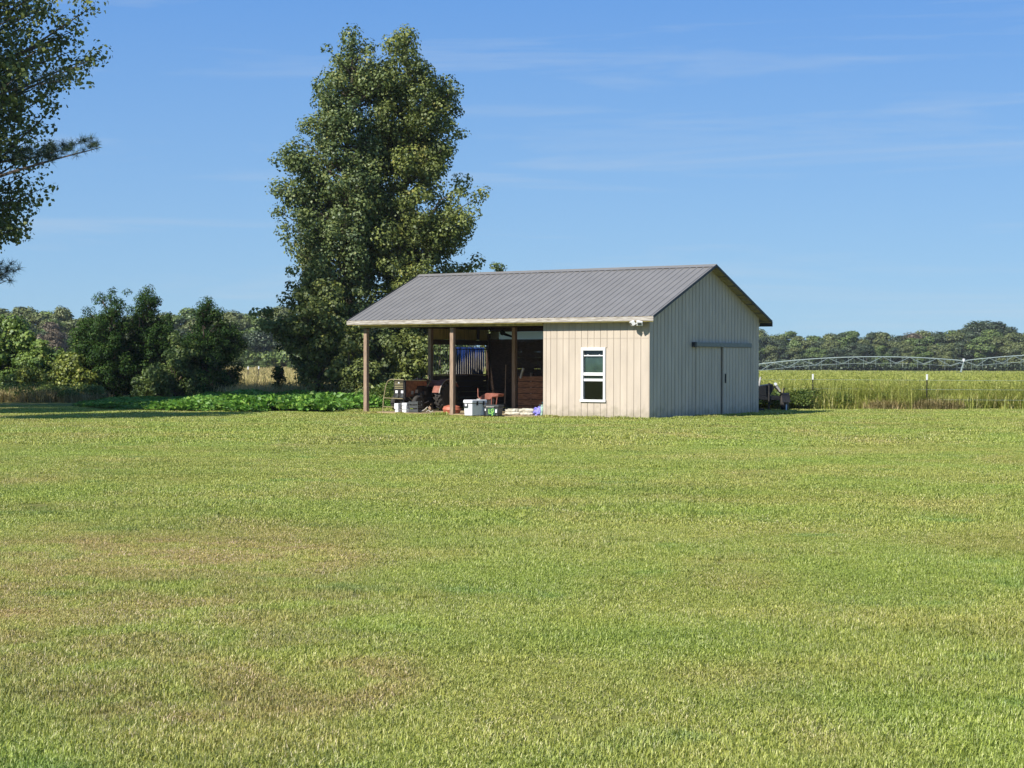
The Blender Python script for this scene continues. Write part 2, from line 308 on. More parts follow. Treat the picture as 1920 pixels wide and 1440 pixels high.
# ------------------------------------------------------------------ scatter (grass and other uncountable growth): one object each
def scatter(name, variants, pts, rots, scl, vid, m, label, cat):
    Vs, Qs, T, kid = [], [], [], []; o = 0
    for k, (V, Q, t) in enumerate(variants):
        Vs.append(V); Qs.append(Q+o); T.append(t); kid.append(np.full(len(V), k)); o += len(V)
    Vs.append(pts); kid.append(np.full(len(pts), 100))
    nv = o; me = fastmesh(name, np.concatenate(Vs), np.concatenate(Qs), m, np.concatenate(T))
    def attr(nm, ty, arr, key='value'):
        a = me.attributes.new(nm, ty, 'POINT'); a.data.foreach_set(key, arr.ravel())
    attr('kid', 'INT', np.concatenate(kid).astype(np.int32))
    z = np.zeros((nv, 3), np.float32); attr('rot', 'FLOAT_VECTOR', np.concatenate([z, rots]).astype(np.float32), 'vector')
    attr('scl', 'FLOAT_VECTOR', np.concatenate([z+1, scl]).astype(np.float32), 'vector')
    attr('vid', 'INT', np.concatenate([np.zeros(nv), vid]).astype(np.int32))
    ob = bpy.data.objects.new(name, me); link(ob); tag(ob, label, cat, kind='stuff')
    ng = bpy.data.node_groups.new(name+'_scatter', 'GeometryNodeTree')
    ng.interface.new_socket('Geometry', in_out='INPUT', socket_type='NodeSocketGeometry'); ng.interface.new_socket('Geometry', in_out='OUTPUT', socket_type='NodeSocketGeometry')
    N = ng.nodes.new; l = ng.links.new; gi = N('NodeGroupInput'); go = N('NodeGroupOutput')
    def named(nm, ty): q = N('GeometryNodeInputNamedAttribute'); q.data_type = ty; q.inputs[0].default_value = nm; return next(s for s in q.outputs if s.enabled and s.name == 'Attribute')
    kidn = named('kid', 'INT')
    def sep(k):
        c = N('FunctionNodeCompare'); c.data_type = 'INT'; c.operation = 'EQUAL'
        a, b = [s for s in c.inputs if s.enabled and s.type == 'INT'][:2]; l(kidn, a); b.default_value = k
        s = N('GeometryNodeSeparateGeometry'); s.domain = 'POINT'; l(gi.outputs[0], s.inputs[0]); l(c.outputs[0], s.inputs[1]); return s.outputs[0]
    jn = N('GeometryNodeJoinGeometry')
    for k in range(len(variants)):
        g2 = N('GeometryNodeGeometryToInstance'); l(sep(k), g2.inputs[0]); l(g2.outputs[0], jn.inputs[0])
    ip = N('GeometryNodeInstanceOnPoints'); l(sep(100), ip.inputs['Points']); l(jn.outputs[0], ip.inputs['Instance'])
    ip.inputs['Pick Instance'].default_value = True; l(named('vid', 'INT'), ip.inputs['Instance Index'])
    l(named('rot', 'FLOAT_VECTOR'), ip.inputs['Rotation']); l(named('scl', 'FLOAT_VECTOR'), ip.inputs['Scale'])
    l(ip.outputs[0], go.inputs[0])
    md = ob.modifiers.new('Scatter', 'NODES'); md.node_group = ng; return ob
def blades(rng, size, n, h, wdt, lean=.6, seg=2, hj=.4, tmax=.8, dead=.12):
    """a square patch of grass blades, two quads each"""
    P = np.c_[rng.uniform(-size/2, size/2, (n, 2)), np.zeros(n)]; a = rng.uniform(0, 2*math.pi, n)
    dv = np.c_[np.cos(a), np.sin(a), np.zeros(n)]; sd_ = np.c_[-np.sin(a), np.cos(a), np.zeros(n)]
    hh = (h*(1+hj*rng.uniform(-1, 1, n)))[:, None]; ln = (lean*rng.uniform(.1, 1, n))[:, None]; w2 = (wdt*rng.uniform(.6, 1.2, n))[:, None]*.5
    up = np.array([0, 0, 1.])
    p1 = P+up*hh*.6+dv*hh*ln*.35; p2 = P+up*hh*(1-ln*.3)+dv*hh*ln
    # turn the width partly across the lean so that blades show both faces
    V = np.stack([P-sd_*w2, P+sd_*w2, p1+sd_*w2*.8, p1-sd_*w2*.8, p2+sd_*w2*.15, p2-sd_*w2*.15], 1).reshape(-1, 3)
    b = np.arange(n)[:, None]*6; Q = np.concatenate([b+np.array([[0, 1, 2, 3]]), b+np.array([[3, 2, 4, 5]])])
    t = rng.uniform(0, tmax, n); t[rng.uniform(size=n) < dead] = rng.uniform(.85, 1, 1)[0]
    return V, Q, np.concatenate([t, t])
def in_barn(x, y):
    a = .6156; rx, ry = x-3.86, y-48.06
    lx = rx*math.cos(a)-ry*math.sin(a); ly = rx*math.sin(a)+ry*math.cos(a); return lx, ly
def gridpts(rng, y0, y1, step, test, jit=.35, margin=2.5):
    P = []
    y = y0
    while y < y1:
        xm = .305*y+margin; x = -xm
        while x < xm:
            px, py = x+rng.uniform(-jit, jit)*step, y+rng.uniform(-jit, jit)*step
            if test(px, py): P.append((px, py, gz(px, py)))
            x += step
        y += step
    return np.array(P)
def lawn_ok(x, y):
    lx, ly = in_barn(x, y)
    if -10.6 < lx < .35 and .05 < ly < 6.9: return lx < -8.0 and ly < 1.3
    if -6.6 < lx < -3.75 and ly > -.32+.12*math.sin(lx*5): return ly > 6.9
    if x > 7: return y < 58.5+.35*math.sin(x*.9)
    return y < 60 + .5*math.sin(x)
rng = np.random.default_rng(5)
def run_scatter(name, variants, P, m, label, cat, s0=.85, s1=1.15, zs=None):
    n = len(P); r = np.zeros((n, 3)); r[:, 2] = rng.uniform(0, 6.283, n); s = rng.uniform(s0, s1, (n, 1))*np.ones((1, 3))
    if m is M['turf'] and zs is None: zs = .8+.3*np.sin(P[:, 0]*1.1+P[:, 1]*.5)*np.sin(P[:, 1]*.9-P[:, 0]*.3)+rng.uniform(-.1, .25, n)
    if zs is not None: s[:, 2] *= zs
    return scatter(name, variants, P, r, s, rng.integers(0, len(variants), n), m, label, cat)
near = [blades(rng, .62, 4300, .028, .0047, 1.0) for _ in range(4)]
Pn = gridpts(rng, 6.2, 17, .48, lawn_ok, .2)
run_scatter('lawn_grass', near, Pn, M['turf'], 'mown green and tan lawn grass nearest the camera', 'lawn grass')
mid = [blades(rng, 1.15, 5000, .033, .009, .95) for _ in range(4)]
Pm = gridpts(rng, 17, 34, .9, lawn_ok, .2)
run_scatter('lawn_grass', mid, Pm, M['turf'], 'mown green lawn grass in the middle distance', 'lawn grass')
far = [blades(rng, 1.7, 3400, .048, .02, .8) for _ in range(4)]
Pf = gridpts(rng, 34, 61, 1.35, lawn_ok, .2, 4)
Pe = []                                               # finer turf close to the barn walls
for i in range(2600):
    lx = rng.uniform(-11.5, 1.2); ly = rng.uniform(-1.6, 7.5); a = .6156
    x = 3.86+lx*math.cos(a)+ly*math.sin(a); y = 48.06-lx*math.sin(a)+ly*math.cos(a)
    if lawn_ok(x, y) and (ly < -.6 or lx > .9): continue
    if -9.9 < lx < -3.75 and (rng.uniform() < .75 or lx > -6.6): continue
    if ly < -.22 and rng.uniform() < .7: continue
    if (-10.6 < lx < .06 and ly > (-.05 if lx > -3.7 else -.1)) or ly > 7: continue
    Pe.append((x, y, 0))
Pf = np.array([p for p in Pf if not (lambda q: -10.9 < q[0] < .75 and q[1] > -.8 and q[1] < 7.2)(in_barn(p[0], p[1]))])
run_scatter('lawn_grass', far, Pf, M['turf'], 'mown lawn grass around the barn out to the fence line', 'lawn grass')
edge = [blades(rng, .34, 220, .055, .016, .8) for _ in range(3)]
run_scatter('grass_fringe', edge, np.array(Pe), M['turf'], 'slightly longer grass along the foot of the barn walls', 'grass', .7, 1.5, rng.uniform(.45, 1.35, len(Pe)))

# tall field on the right behind the fence
def tall(rng, size, n, h, wd): 
    V, Q, t = blades(rng, size, n, h, wd, .85, hj=.3, dead=.18); m_ = n
    P = np.c_[rng.uniform(-size/2, size/2, (m_, 2)), h*rng.uniform(.25, 1.12, m_)]; N = rng.normal(size=(m_, 3))+np.array([0, -.3, .3])
    V2, Q2 = leaf_arrays(rng, P, N, wd*5.0, .3); return np.concatenate([V, V2]), np.concatenate([Q, Q2+len(V)]), np.concatenate([t, rng.uniform(0, .9, m_)])
ta = [tall(rng, 2.0, 1300, .92, .015) for _ in range(4)]
okr = lambda x, y: x > 7.0 and y > 59.8+.5*math.sin(x*1.3)
Pt = gridpts(rng, 59, 92, 1.25, okr, .35, 5)
run_scatter('field_grass', ta, Pt, M['fieldgrass'], 'tall yellow green field grass behind the wire fence', 'field grass', .85, 1.12)
tb = [tall(rng, 6.5, 1000, .68, .08) for _ in range(4)]
Pb = gridpts(rng, 92, 425, 5.2, lambda x, y: x > -4+.02*y, .3, 12)
run_scatter('field_grass', tb, Pb, M['fieldgrass'], 'tall grass crop stretching back to the far wood', 'field grass', .85, 1.1)
# dry golden field on the left
tl = [blades(rng, 6.0, 1300, .55, .085, .5, dead=.3) for _ in range(3)]
Pl = gridpts(rng, 76, 285, 4.4, lambda x, y: x < 4 and x > -.3*y-6, .3, 6)
run_scatter('dry_field_grass', tl, Pl, M['drygrass'], 'golden dry field seen between the dark bushes and the tall gum', 'field grass', .7, 1.1)
# dry brush and rough grass along the left edge of the lawn
tr_ = [blades(rng, 1.2, 380, .42, .024, 1.1, hj=.6, dead=.3) for _ in range(3)]
Pd = np.array([(X(px, d), d, 0) for px, d in ((rng.uniform(-60, 190), rng.uniform(66, 70.5)) for _ in range(100))])
run_scatter('dry_brush', tr_, Pd, M['brush'], 'brown dead weeds along the shaded lawn edge at far left', 'dry weeds', .45, 1.0)
Pd = np.array([(X(px, d), d, 0) for px, d in ((rng.uniform(430, 700), rng.uniform(67, 80)) for _ in range(170))])
run_scatter('rough_grass', tr_, Pd, M['drygrass'], 'rough yellow grass behind the vine patch', 'grass', .8, 1.4)
Pd = np.array([(X(px, d), d, 0) for px, d in ((rng.choice([1655, 1690, 1715, 1745, 1770, 1640])+rng.normal()*16, rng.uniform(58.5, 59.4)) for _ in range(60))])
run_scatter('brown_weeds', tr_, Pd, M['brush'], 'reddish brown dead weeds at the foot of the field grass', 'weeds', .35, .8)
Pd = np.array([(X(px, d), d, 0) for px, d in ((rng.uniform(1480, 1960), rng.uniform(59.3, 60.4)) for _ in range(70))])
run_scatter('pale_grass', tr_, Pd, M['fieldgrass'], 'shorter tangled yellow green grass at the fence foot', 'grass', .5, 1.1)
def leafpatch(rng, size, n, h, ls, up=.9):
    P = np.c_[rng.uniform(-size/2, size/2, (n, 2)), np.zeros(n)]; P[:, 2] = h*(.35+.65*rng.uniform(0, 1, n)**.6)*(1-.5*(np.hypot(P[:, 0], P[:, 1])/(size*.7))**2)
    N = rng.normal(size=(n, 3))*.5+np.array([-.2, -.35, up]); V, Q = leaf_arrays(rng, P, N, ls, .85); return V, Q, rng.uniform(0, 1, n)
vp = [leafpatch(rng, 1.3, 330, .42, .135, .6) for _ in range(4)]
Pv = []
for _ in range(620):
    px = rng.uniform(185, 705); d = rng.uniform(0, 1)
    near_d = np.interp(px, [150, 300, 460, 600, 705], [60, 55.5, 54.2, 55, 57.5])+.5*math.sin(px*.05)+.3*math.sin(px*.17); far_d = np.interp(px, [150, 250, 700], [63, 69, 66])
    d = near_d+(far_d-near_d)*d; Pv.append((X(px, d), d, 0))
Pv = np.array(Pv); run_scatter('vine_patch', vp, Pv, M['vine'], 'bright green broad leaved vines sprawling over the ground beside the barn', 'vines', .6, 1.25, (.35+.45*np.sin(Pv[:, 0]*1.9+Pv[:, 1]*.7)**2+.3*np.sin(Pv[:, 0]*4.7)**2)*np.clip((Pv[:, 0]+14.5)/4, .45, 1))
wp = [leafpatch(rng, .9, 240, .75, .10) for _ in range(3)]
Pw = [(X(px, d), d, 0) for px, d in ((rng.uniform(1400, 1510), rng.uniform(58.6, 61)) for _ in range(70))]
Pw += [(X(px, d), d, 0) for px, d in ((rng.uniform(1490, 1680), rng.uniform(59.2, 60.4)) for _ in range(30))]
Pw += [(X(px, d), d, 0) for px, d in ((rng.uniform(-40, 190), rng.uniform(66, 70)) for _ in range(40))]
run_scatter('weeds', wp, np.array(Pw), M['weed'], 'leafy green weeds growing at the field edges on both sides', 'weeds', .45, 1.0)
wy = [leafpatch(rng, .45, 90, 1.15, .07) for _ in range(3)]
Pw = [(X(px, d), d, 0) for px, d in ((rng.choice([1560, 1575, 1590, 1685, 1690, 1620, 1660, 1850])+rng.uniform(-14, 14), rng.uniform(60, 62)) for _ in range(30))]
run_scatter('goldenrod', wy, np.array(Pw), M['yellowg'], 'yellow flowering weeds standing in the field grass', 'weeds', .6, 1.05)
Pw = [(X(px, d), d, 0) for px, d in ((rng.uniform(675, 815), rng.uniform(59, 64)) for _ in range(60))]
run_scatter('weeds', wp, np.array(Pw), M['weed'], 'leafy weeds seen through the open bay behind the tractor', 'weeds', .6, 1.3)

# ------------------------------------------------------------------ barn
BA = .6156
barn = empty('barn', (3.86, 48.06, 0), -BA, label='cream board barn with grey metal roof and open timber bays on its left', cat='barn')
BW, BL, SD, T1, T2, T3 = 10.44, 10.91, 6.69, 10.44, 7.0, 3.6
EAVE, RIDGE, EO, GO = 2.91, 4.50, .30, .316
SL = math.atan2(RIDGE-EAVE, SD/2+EO); RL = math.hypot(RIDGE-EAVE, SD/2+EO)
def roofz(y): return EAVE+(min(y, SD-y)+EO)*math.tan(SL)
rr = random.Random(3)
box('floor', M['floor'], barn, -BW, 0, .02, SD-.02, -.05, .03); MB().poly([(-6.5, .018), (-3.65, .018), (-3.7, -.3), (-4.3, -.42), (-5.2, -.3), (-6.0, -.36), (-6.4, -.2)], -.05, .024, 'xy').build('dirt_apron', M['floor'], barn)
# front siding: vertical boards with recessed joints, upper and lower course
edges = [120, 160, 218, 297, 375, 450, 527, 605, 684, 763, 842, 922, 1003, 1083, 1165, 1247, 1330, 1425]
ex = [-(1425-e)/1305*T3 for e in edges]
WX0, WX1, WZ0, WZ1 = -2.262, -1.434, .495, 2.04
def vboard(name, x0, x1, z0, z1, m=M['siding'], y=-.018, th=.018):
    return box(name, m, barn, x0+.0065, x1-.0065, y+rr.uniform(-.001, .001), y+th, z0, z1)
for a, b in zip(ex[:-1], ex[1:]):
    if a > WX0-.1 and b < WX1+.12:
        vboard('siding_board', a, b, .04, WZ0-.002); vboard('siding_board', a, b, WZ1+.002, 2.298)
    else: vboard('siding_board', a, b, .04, 2.298)
    vboard('siding_board', a, b, 2.304, 2.86)
bk = MB(); bk.box(-T3, WX0, .002, .03, .03, 2.86); bk.box(WX1, -.03, .002, .03, .03, 2.86); bk.box(WX0, WX1, .002, .03, .03, WZ0); bk.box(WX0, WX1, .002, .03, WZ1, 2.86)
bk.build('wall_backing', M['siding'], barn)
# gable wall (right): boards to the roof line
n = 33
gbk = MB(); gbk.poly([(0.0, .03), (SD, .03), (SD, roofz(SD)-.06), (SD/2, RIDGE-.06), (0.0, roofz(0)-.06)], -.03, -.002, 'yz'); gbk.build('wall_backing', M['siding'], barn)
for i in range(n):
    y0, y1 = i*SD/n+.011, (i+1)*SD/n-.011
    z0 = .03+rr.uniform(0, .02)
    top = [(y0, roofz(y0)-.03), (y1, roofz(y1)-.03)]
    pts = [(y0, z0), (y1, z0), top[1]] + ([(SD/2, RIDGE-.03)] if y0 < SD/2 < y1 else []) + [top[0]]
    MB().poly(pts, 0, .019+rr.uniform(0, .003), 'yz').build('gable_board', M['siding'], barn)
# sliding doors and track
def sliding_door(y0, y1, x0, th):
    o = box('sliding_door', M['siding'], barn, x0, x0+th, y0, y1, .05, 2.085)
    k = max(1, round((y1-y0)/.2))
    for i in range(k):
        a = y0+(y1-y0)*i/k; b = y0+(y1-y0)*(i+1)/k
        box('door_board', M['siding'], o, x0+th, x0+th+.012, a+.010, b-.010, .06, 2.075)
    return o
sliding_door(2.62, 4.13, .02, .02); sd2 = sliding_door(4.2, 5.98, .06, .03)
box('door_handle', M['iron'], sd2, .102, .135, 4.30, 4.325, 1.0, 1.28); box('door_edge', M['siding'], sd2, .055, .112, 5.98, 6.02, .05, 2.09)
tk = MB().box(.02, .13, 2.5, 6.0, 2.16, 2.215).box(.12, .135, 2.5, 6.0, 2.09, 2.17); tk.build('door_track', M['trackm'], barn)
box('track_cap', M['trimdark'], barn, .02, .14, 2.40, 2.498, 2.07, 2.22)
box('corner_trim', M['siding'], barn, .0, .022, -.02, .0, .04, 2.86)
# rear wall of the closed room and its inner partition
for i in range(17):
    x0 = -T3+i*T3/17
    if i % 1 == 0: box('rear_board', M['siding'], barn, x0+.004, x0+T3/17-.004, SD-.02, SD, .03, 2.86)
for i in range(30):
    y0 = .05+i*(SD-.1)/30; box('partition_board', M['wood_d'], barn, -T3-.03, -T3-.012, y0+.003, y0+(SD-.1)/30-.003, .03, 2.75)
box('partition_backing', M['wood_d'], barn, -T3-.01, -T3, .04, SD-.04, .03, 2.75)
# rear wall of the stalls: horizontal planks with daylight gaps, translucent sheets near the eave
z = .04; k = 0
while z < 2.30:
    for a, b in ((-10.40, -7.05), (-6.95, -3.65)):
        g = rr.choice([0, 0, .001, .012, .018]) if z > 1.0 else 0
        t = rr.uniform(-.004, .004)
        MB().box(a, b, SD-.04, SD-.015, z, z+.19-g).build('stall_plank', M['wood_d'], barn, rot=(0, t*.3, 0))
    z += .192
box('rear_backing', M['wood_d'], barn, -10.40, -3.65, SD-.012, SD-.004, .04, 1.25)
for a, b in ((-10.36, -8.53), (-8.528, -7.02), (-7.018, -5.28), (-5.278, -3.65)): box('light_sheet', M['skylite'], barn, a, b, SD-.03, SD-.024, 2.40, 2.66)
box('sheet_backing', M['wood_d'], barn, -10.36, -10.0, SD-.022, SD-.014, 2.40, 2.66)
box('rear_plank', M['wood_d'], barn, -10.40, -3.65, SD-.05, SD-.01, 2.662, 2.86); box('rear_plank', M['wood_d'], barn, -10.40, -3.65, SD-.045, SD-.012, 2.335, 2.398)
for i in range(26):
    x0 = -10.35+i*.26; 
    if rr.random() < .72: box('batten', M['wood_d'], barn, x0, x0+.25, SD-.003, SD+.015, .05, 2.33)
# left end wall (rear half): stall front with bar grille, planks below, boards above
XL = -BW
z = .04
while z < 1.15:
    box('stall_plank', M['wood_d'], barn, XL-.02, XL+.02, 3.45, 6.62, z, z+.178); z += .185
box('sill_rail', M['wood'], barn, XL-.04, XL+.04, 3.42, 6.66, 1.152, 1.20)
box('top_rail', M['wood_d'], barn, XL-.05, XL+.05, 3.42, 6.66, 2.19, 2.36)
for i in range(24): MB().tube([(XL, 3.55+i*.125, 1.20), (XL, 3.55+i*.125, 2.19)], .008, 6).build('grille_bar', M['pale'], barn)
box('grille_rail', M['iron'], barn, XL-.015, XL+.015, 3.5, 6.6, 2.03, 2.06)
for i in range(18):
    y0 = 3.42+i*.18
    zt = roofz(y0+.09)-.12
    box('upper_board' if i != 14 else 'upper_board', M['siding_old'] if i != 14 else M['wood_d'], barn, XL-.012, XL+.008, y0+.002, y0+.178, 2.362+rr.uniform(-.01, .01), zt)
for i in range(19):
    y0 = i*.18; zt = roofz(y0)-.1
    if zt > 2.9: box('upper_board', M['siding_old'], barn, XL-.012, XL+.008, y0+.006, y0+.172, 2.86, zt)
# posts, beams
def post(x, y, zt=2.66, s=.065, m='wood'): return box('post', M[m], barn, x-s, x+s, y-s, y+s, -.05, zt, bevel=.006)
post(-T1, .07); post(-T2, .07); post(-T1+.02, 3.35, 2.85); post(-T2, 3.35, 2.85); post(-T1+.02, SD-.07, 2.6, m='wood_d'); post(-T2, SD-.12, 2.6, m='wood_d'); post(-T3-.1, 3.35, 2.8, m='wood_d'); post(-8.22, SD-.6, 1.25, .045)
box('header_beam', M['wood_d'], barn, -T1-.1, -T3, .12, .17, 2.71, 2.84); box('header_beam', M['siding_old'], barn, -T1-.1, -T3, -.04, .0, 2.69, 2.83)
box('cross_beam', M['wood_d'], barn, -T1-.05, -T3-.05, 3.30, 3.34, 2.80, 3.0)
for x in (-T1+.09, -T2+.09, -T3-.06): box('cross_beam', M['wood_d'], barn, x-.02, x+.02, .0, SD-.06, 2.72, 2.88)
# stall half wall between the middle posts, right part
z = .04
for i in range(6):
    h = (.19, .21, .18, .2, .19, .17)[i]
    box('stall_plank', M['wood_r'], barn, -6.86, -T3-.12, 3.34+rr.uniform(-.004, .004), 3.375, z, z+h-.022); z += h
# small dark half wall on the rear left (lower stall door)
MB().box(-.03, .03, -.02, .02, 0, .34).build('latch_board', M['pale'], barn, loc=(-6.72, 3.28, 1.10), rot=(0, .35, 0))
# roof panels with ribs
pan = MB(); pw = (BL+GO)/49
prof = [(0, 0), (.05*pw/.229, 0)]; c = pw*.5
prof = [(0, 0), (c-.03, 0), (c-.014, .022), (c+.014, .022), (c+.03, 0), (pw-.001, 0)]
vv = []; ff = []
for (a, h) in prof: vv += [(a, 0, h), (a, RL, h)]
for i in range(len(prof)-1): ff.append((2*i, 2*i+2, 2*i+3, 2*i+1))
lo = len(vv)
for (a, h) in prof: vv += [(a, 0, h-.002), (a, RL, h-.002)]
for i in range(len(prof)-1): ff.append((lo+2*i, lo+2*i+1, lo+2*i+3, lo+2*i+2))
ff += [(2*i, lo+2*i, lo+2*i+2, 2*i+2) for i in range(len(prof)-1)]
pan.add(vv, ff); pme = pan.mesh('roof_panel', M['roof'])
for i in range(49):
    inst('roof_panel', pme, barn, (-BL+i*pw, -EO, EAVE), (SL, 0, 0))
    inst('roof_panel', pme, barn, (-BL+(i+1)*pw, SD+EO, EAVE), (SL, 0, math.pi))
for s in (0, 1):
    for i in range(6):
        MB().box(.0, GO-.01, .07+i*RL/6.15, i*RL/6.15+.62, -.022, -.006).build('soffit_board', M['purlin'], barn, loc=(0, -EO if s == 0 else SD+EO, EAVE), rot=(SL, 0, 0)) if s == 0 else MB().box(-GO+.01, 0, .07+i*RL/6.15, i*RL/6.15+.62, -.022, -.006).build('soffit_board', M['purlin'], barn, loc=(0, SD+EO, EAVE), rot=(SL, 0, math.pi))
rc = MB(); t = math.tan(SL)
for s in (-1, 1):
    y1 = SD/2+s*.17; rc.add([(-BL-.01, SD/2, RIDGE+.028), (GO+.01, SD/2, RIDGE+.028), (GO+.01, y1, RIDGE+.028-.17*t), (-BL-.01, y1, RIDGE+.028-.17*t)], [(0, 1, 2, 3)])
rc.box(-BL-.01, GO+.01, SD/2-.012, SD/2+.012, RIDGE+.024, RIDGE+.036); rc.build('ridge_cap', M['roof'], barn)
for (y0) in (-EO+.02, .55, 1.2, 1.85, 2.5, 3.12):
    for s in (0, 1):
        yy = y0 if s == 0 else SD-y0
        zz = roofz(y0)-.003
        MB().box(-BL+.02, GO-.02, -.045, .045, -.042, -.004).build('purlin', M['purlin'], barn, loc=(0, yy, zz), rot=(SL if s == 0 else -SL, 0, 0))
for x in [-10.5, -9.3, -8.1, -6.9, -5.7, -4.5, -3.5, -2.3, -1.1, -.08]:
    for s in (0, 1):
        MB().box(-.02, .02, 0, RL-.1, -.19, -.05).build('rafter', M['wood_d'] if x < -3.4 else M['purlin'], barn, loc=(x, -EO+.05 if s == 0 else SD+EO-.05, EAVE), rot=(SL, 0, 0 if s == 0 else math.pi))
# rake trims and fascia
for xx in (GO-.004, -BL-.012):
    for s in (0, 1):
        MB().box(0, .016, -.01, RL+.005, -.045, .026).build('rake_trim', M['trimdark'], barn, loc=(xx if s == 0 else xx+.016, -EO if s == 0 else SD+EO, EAVE), rot=(SL, 0, 0 if s == 0 else math.pi))
nf = 4
for i in range(nf):
    a = -BL-.01+(BL+GO+.02)*i/nf; b = -BL-.01+(BL+GO+.02)*(i+1)/nf
    box('fascia_board', M['fascia'], barn, a+.001, b-.001, -EO-.03, -EO-.008, 2.785, 2.898)
    box('fascia_board', M['trimdark'], barn, a+.001, b-.001, SD+EO+.008, SD+EO+.03, 2.75, 2.898)
box('soffit_board', M['siding_old'], barn, -BL, GO-.01, -EO-.006, -EO+.02, 2.76, 2.85)
# window
win = MB(); fw = .072
win.box(WX0, WX0+fw, -.045, .0, WZ0, WZ1).box(WX1-fw, WX1, -.045, .0, WZ0, WZ1).box(WX0+fw, WX1-fw, -.045, .0, WZ1-fw-.01, WZ1)
win.box(WX0-.02, WX1+.02, -.07, .0, WZ0-.02, WZ0+.05)
wo_ = win.build('window', M['white'], barn, bevel=.003)
wa, wb = WX0+fw, WX1-fw
MB().box(wa, wb, -.02, .012, 1.235, 1.325).build('sash', M['white'], wo_)
MB().box(wa, wb, -.005, .02, 1.075, 1.145).build('sash', M['white'], wo_)
s_ = MB().box(wa, wb, .0, .02, 1.795, 1.825); s_.box(wa+.12, wa+.17, -.004, .0, 1.82, 1.84).box(wb-.17, wb-.12, -.004, .0, 1.82, 1.84); s_.build('sash', M['white'], wo_)
box('pane', M['glass'], wo_, wa, wb, .021, .024, .54, 1.07); box('pane', M['glass'], wo_, wa, wb, .021, .024, 1.148, 1.96)
box('blind', M['curtain'], wo_, wa-.02, wb+.02, .06, .07, 1.15, 1.81)
box('jamb', M['white'], wo_, wa-.004, wa, -.03, .03, .54, 1.96)

# wire fixed to the front of the left bay, flood lights
fl = empty('flood_light', barn.matrix_world @ Vector((0, 0, 0)), 0, label='white twin flood light under the eave at the barn corner', cat='flood light')
bm_ = Matrix.Translation((3.86, 48.06, 0)) @ Matrix.Rotation(-BA, 4, 'Z')
def put(o, lx, ly, lz, rz=0): o.location = bm_ @ Vector((lx, ly, lz)); o.rotation_euler = (0, 0, -BA+rz); return o
put(fl, -.27, -.02, 2.72)
MB().box(-.05, .05, -.06, .0, -.03, .07).box(-.1, .14, -.27, -.24, -.015, .015).box(-.015, .015, -.25, -.05, -.015, .015).build('bracket', M['white'], fl)
for s, yaw in ((-1, -.7), (1, .55)):
    Mx = Matrix.Translation((s*.115+.03, -.30, .0)) @ Matrix.Rotation(yaw, 4, 'Z') @ Matrix.Rotation(.5, 4, 'X')
    hd = MB(); hd.box(-.085, .085, -.05, .05, -.065, .065, 0, Mx); h_ = hd.build('lamp_head', M['white'], fl, bevel=.008)
    MB().box(-.05, .05, -.056, -.052, -.035, .035, 0, Mx).build('lens', M['greyp'], h_)
wr = MB().tube([bm_ @ Vector(p) for p in ((-10.42, .0, 2.55), (-10.1, -.03, 2.60), (-9.6, -.04, 2.68), (-9.0, -.02, 2.70))], .006, 5).build('cable', M['pale'], None)
tag(wr, 'thin pale cable looped from the front left post to the beam', 'cable')

# ------------------------------------------------------------------ tractor, facing out of the left bay
tr = empty('tractor', (0, 0, 0), 0, label='old rusty red tractor with black tyres parked under the left open bay', cat='tractor')
put(tr, -9.60, .75, 0.03)
tr.scale = (1.0, 1.0, .965)
# local: -y is forward
MB().poly([(0.0, .56), (0.0, 1.00), (.06, 1.03), (1.1, 1.00), (1.12, .86), (.62, .84), (.42, .50), (.05, .48)], -.2, .2, 'yz').build('hood', M['rust'], tr, bevel=.012)
MB().tube([(.2, .02, 1.035), (.2, 1.1, 1.01)], .012, 6).build('hood_trim', M['tan'], tr)
gl_ = MB().box(-.24, .24, -.05, .0, .40, 1.04); g_ = gl_.build('grille', M['iron'], tr, bevel=.01)
for i in range(5): box('slat', M['tan'], g_, -.18, .18, -.07, -.05, .76+i*.055, .785+i*.055)
box('emblem', M['offwhite'], g_, -.04, .03, -.078, -.07, .93, .955); box('emblem', M['offwhite'], g_, -.02, .01, -.078, -.07, .955, .98)
for s in (-.1, .13): box('headlight', M['offwhite'], g_, s-.048, s+.048, -.075, -.05, .61, .70)
for s in (-.09, .12): MB().lathe((s, -.05, .52), (0, -1, 0), [(0, .07), (.03, .07), (.035, .05), (.02, .045)], 14).build('horn', M['greyp'], g_)
box('engine', M['iron'], tr, -.14, .14, .15, 1.25, .38, .82, bevel=.02)
for a, b, c_ in ((.3, .16, .62), (.52, .17, .66), (.75, .16, .55), (.95, .17, .6)): box('engine_block_part', M['pale'] if a in (.3, .52) else M['greyp'], tr, .14, b+.05, a, a+.1, c_-.05, c_+.06)
MB().tube([(.16, .2, .5), (.2, .28, .42), (.22, .42, .3), (.2, .5, .2)], .02, 6).build('steering_link', M['tan'], tr)
MB().tube([(.15, .5, .35), (.2, .9, .25), (.2, 1.2, .33)], .015, 6).build('drag_rod', M['pale'], tr)
box('chassis', M['iron'], tr, -.1, .1, .05, 1.9, .3, .45)
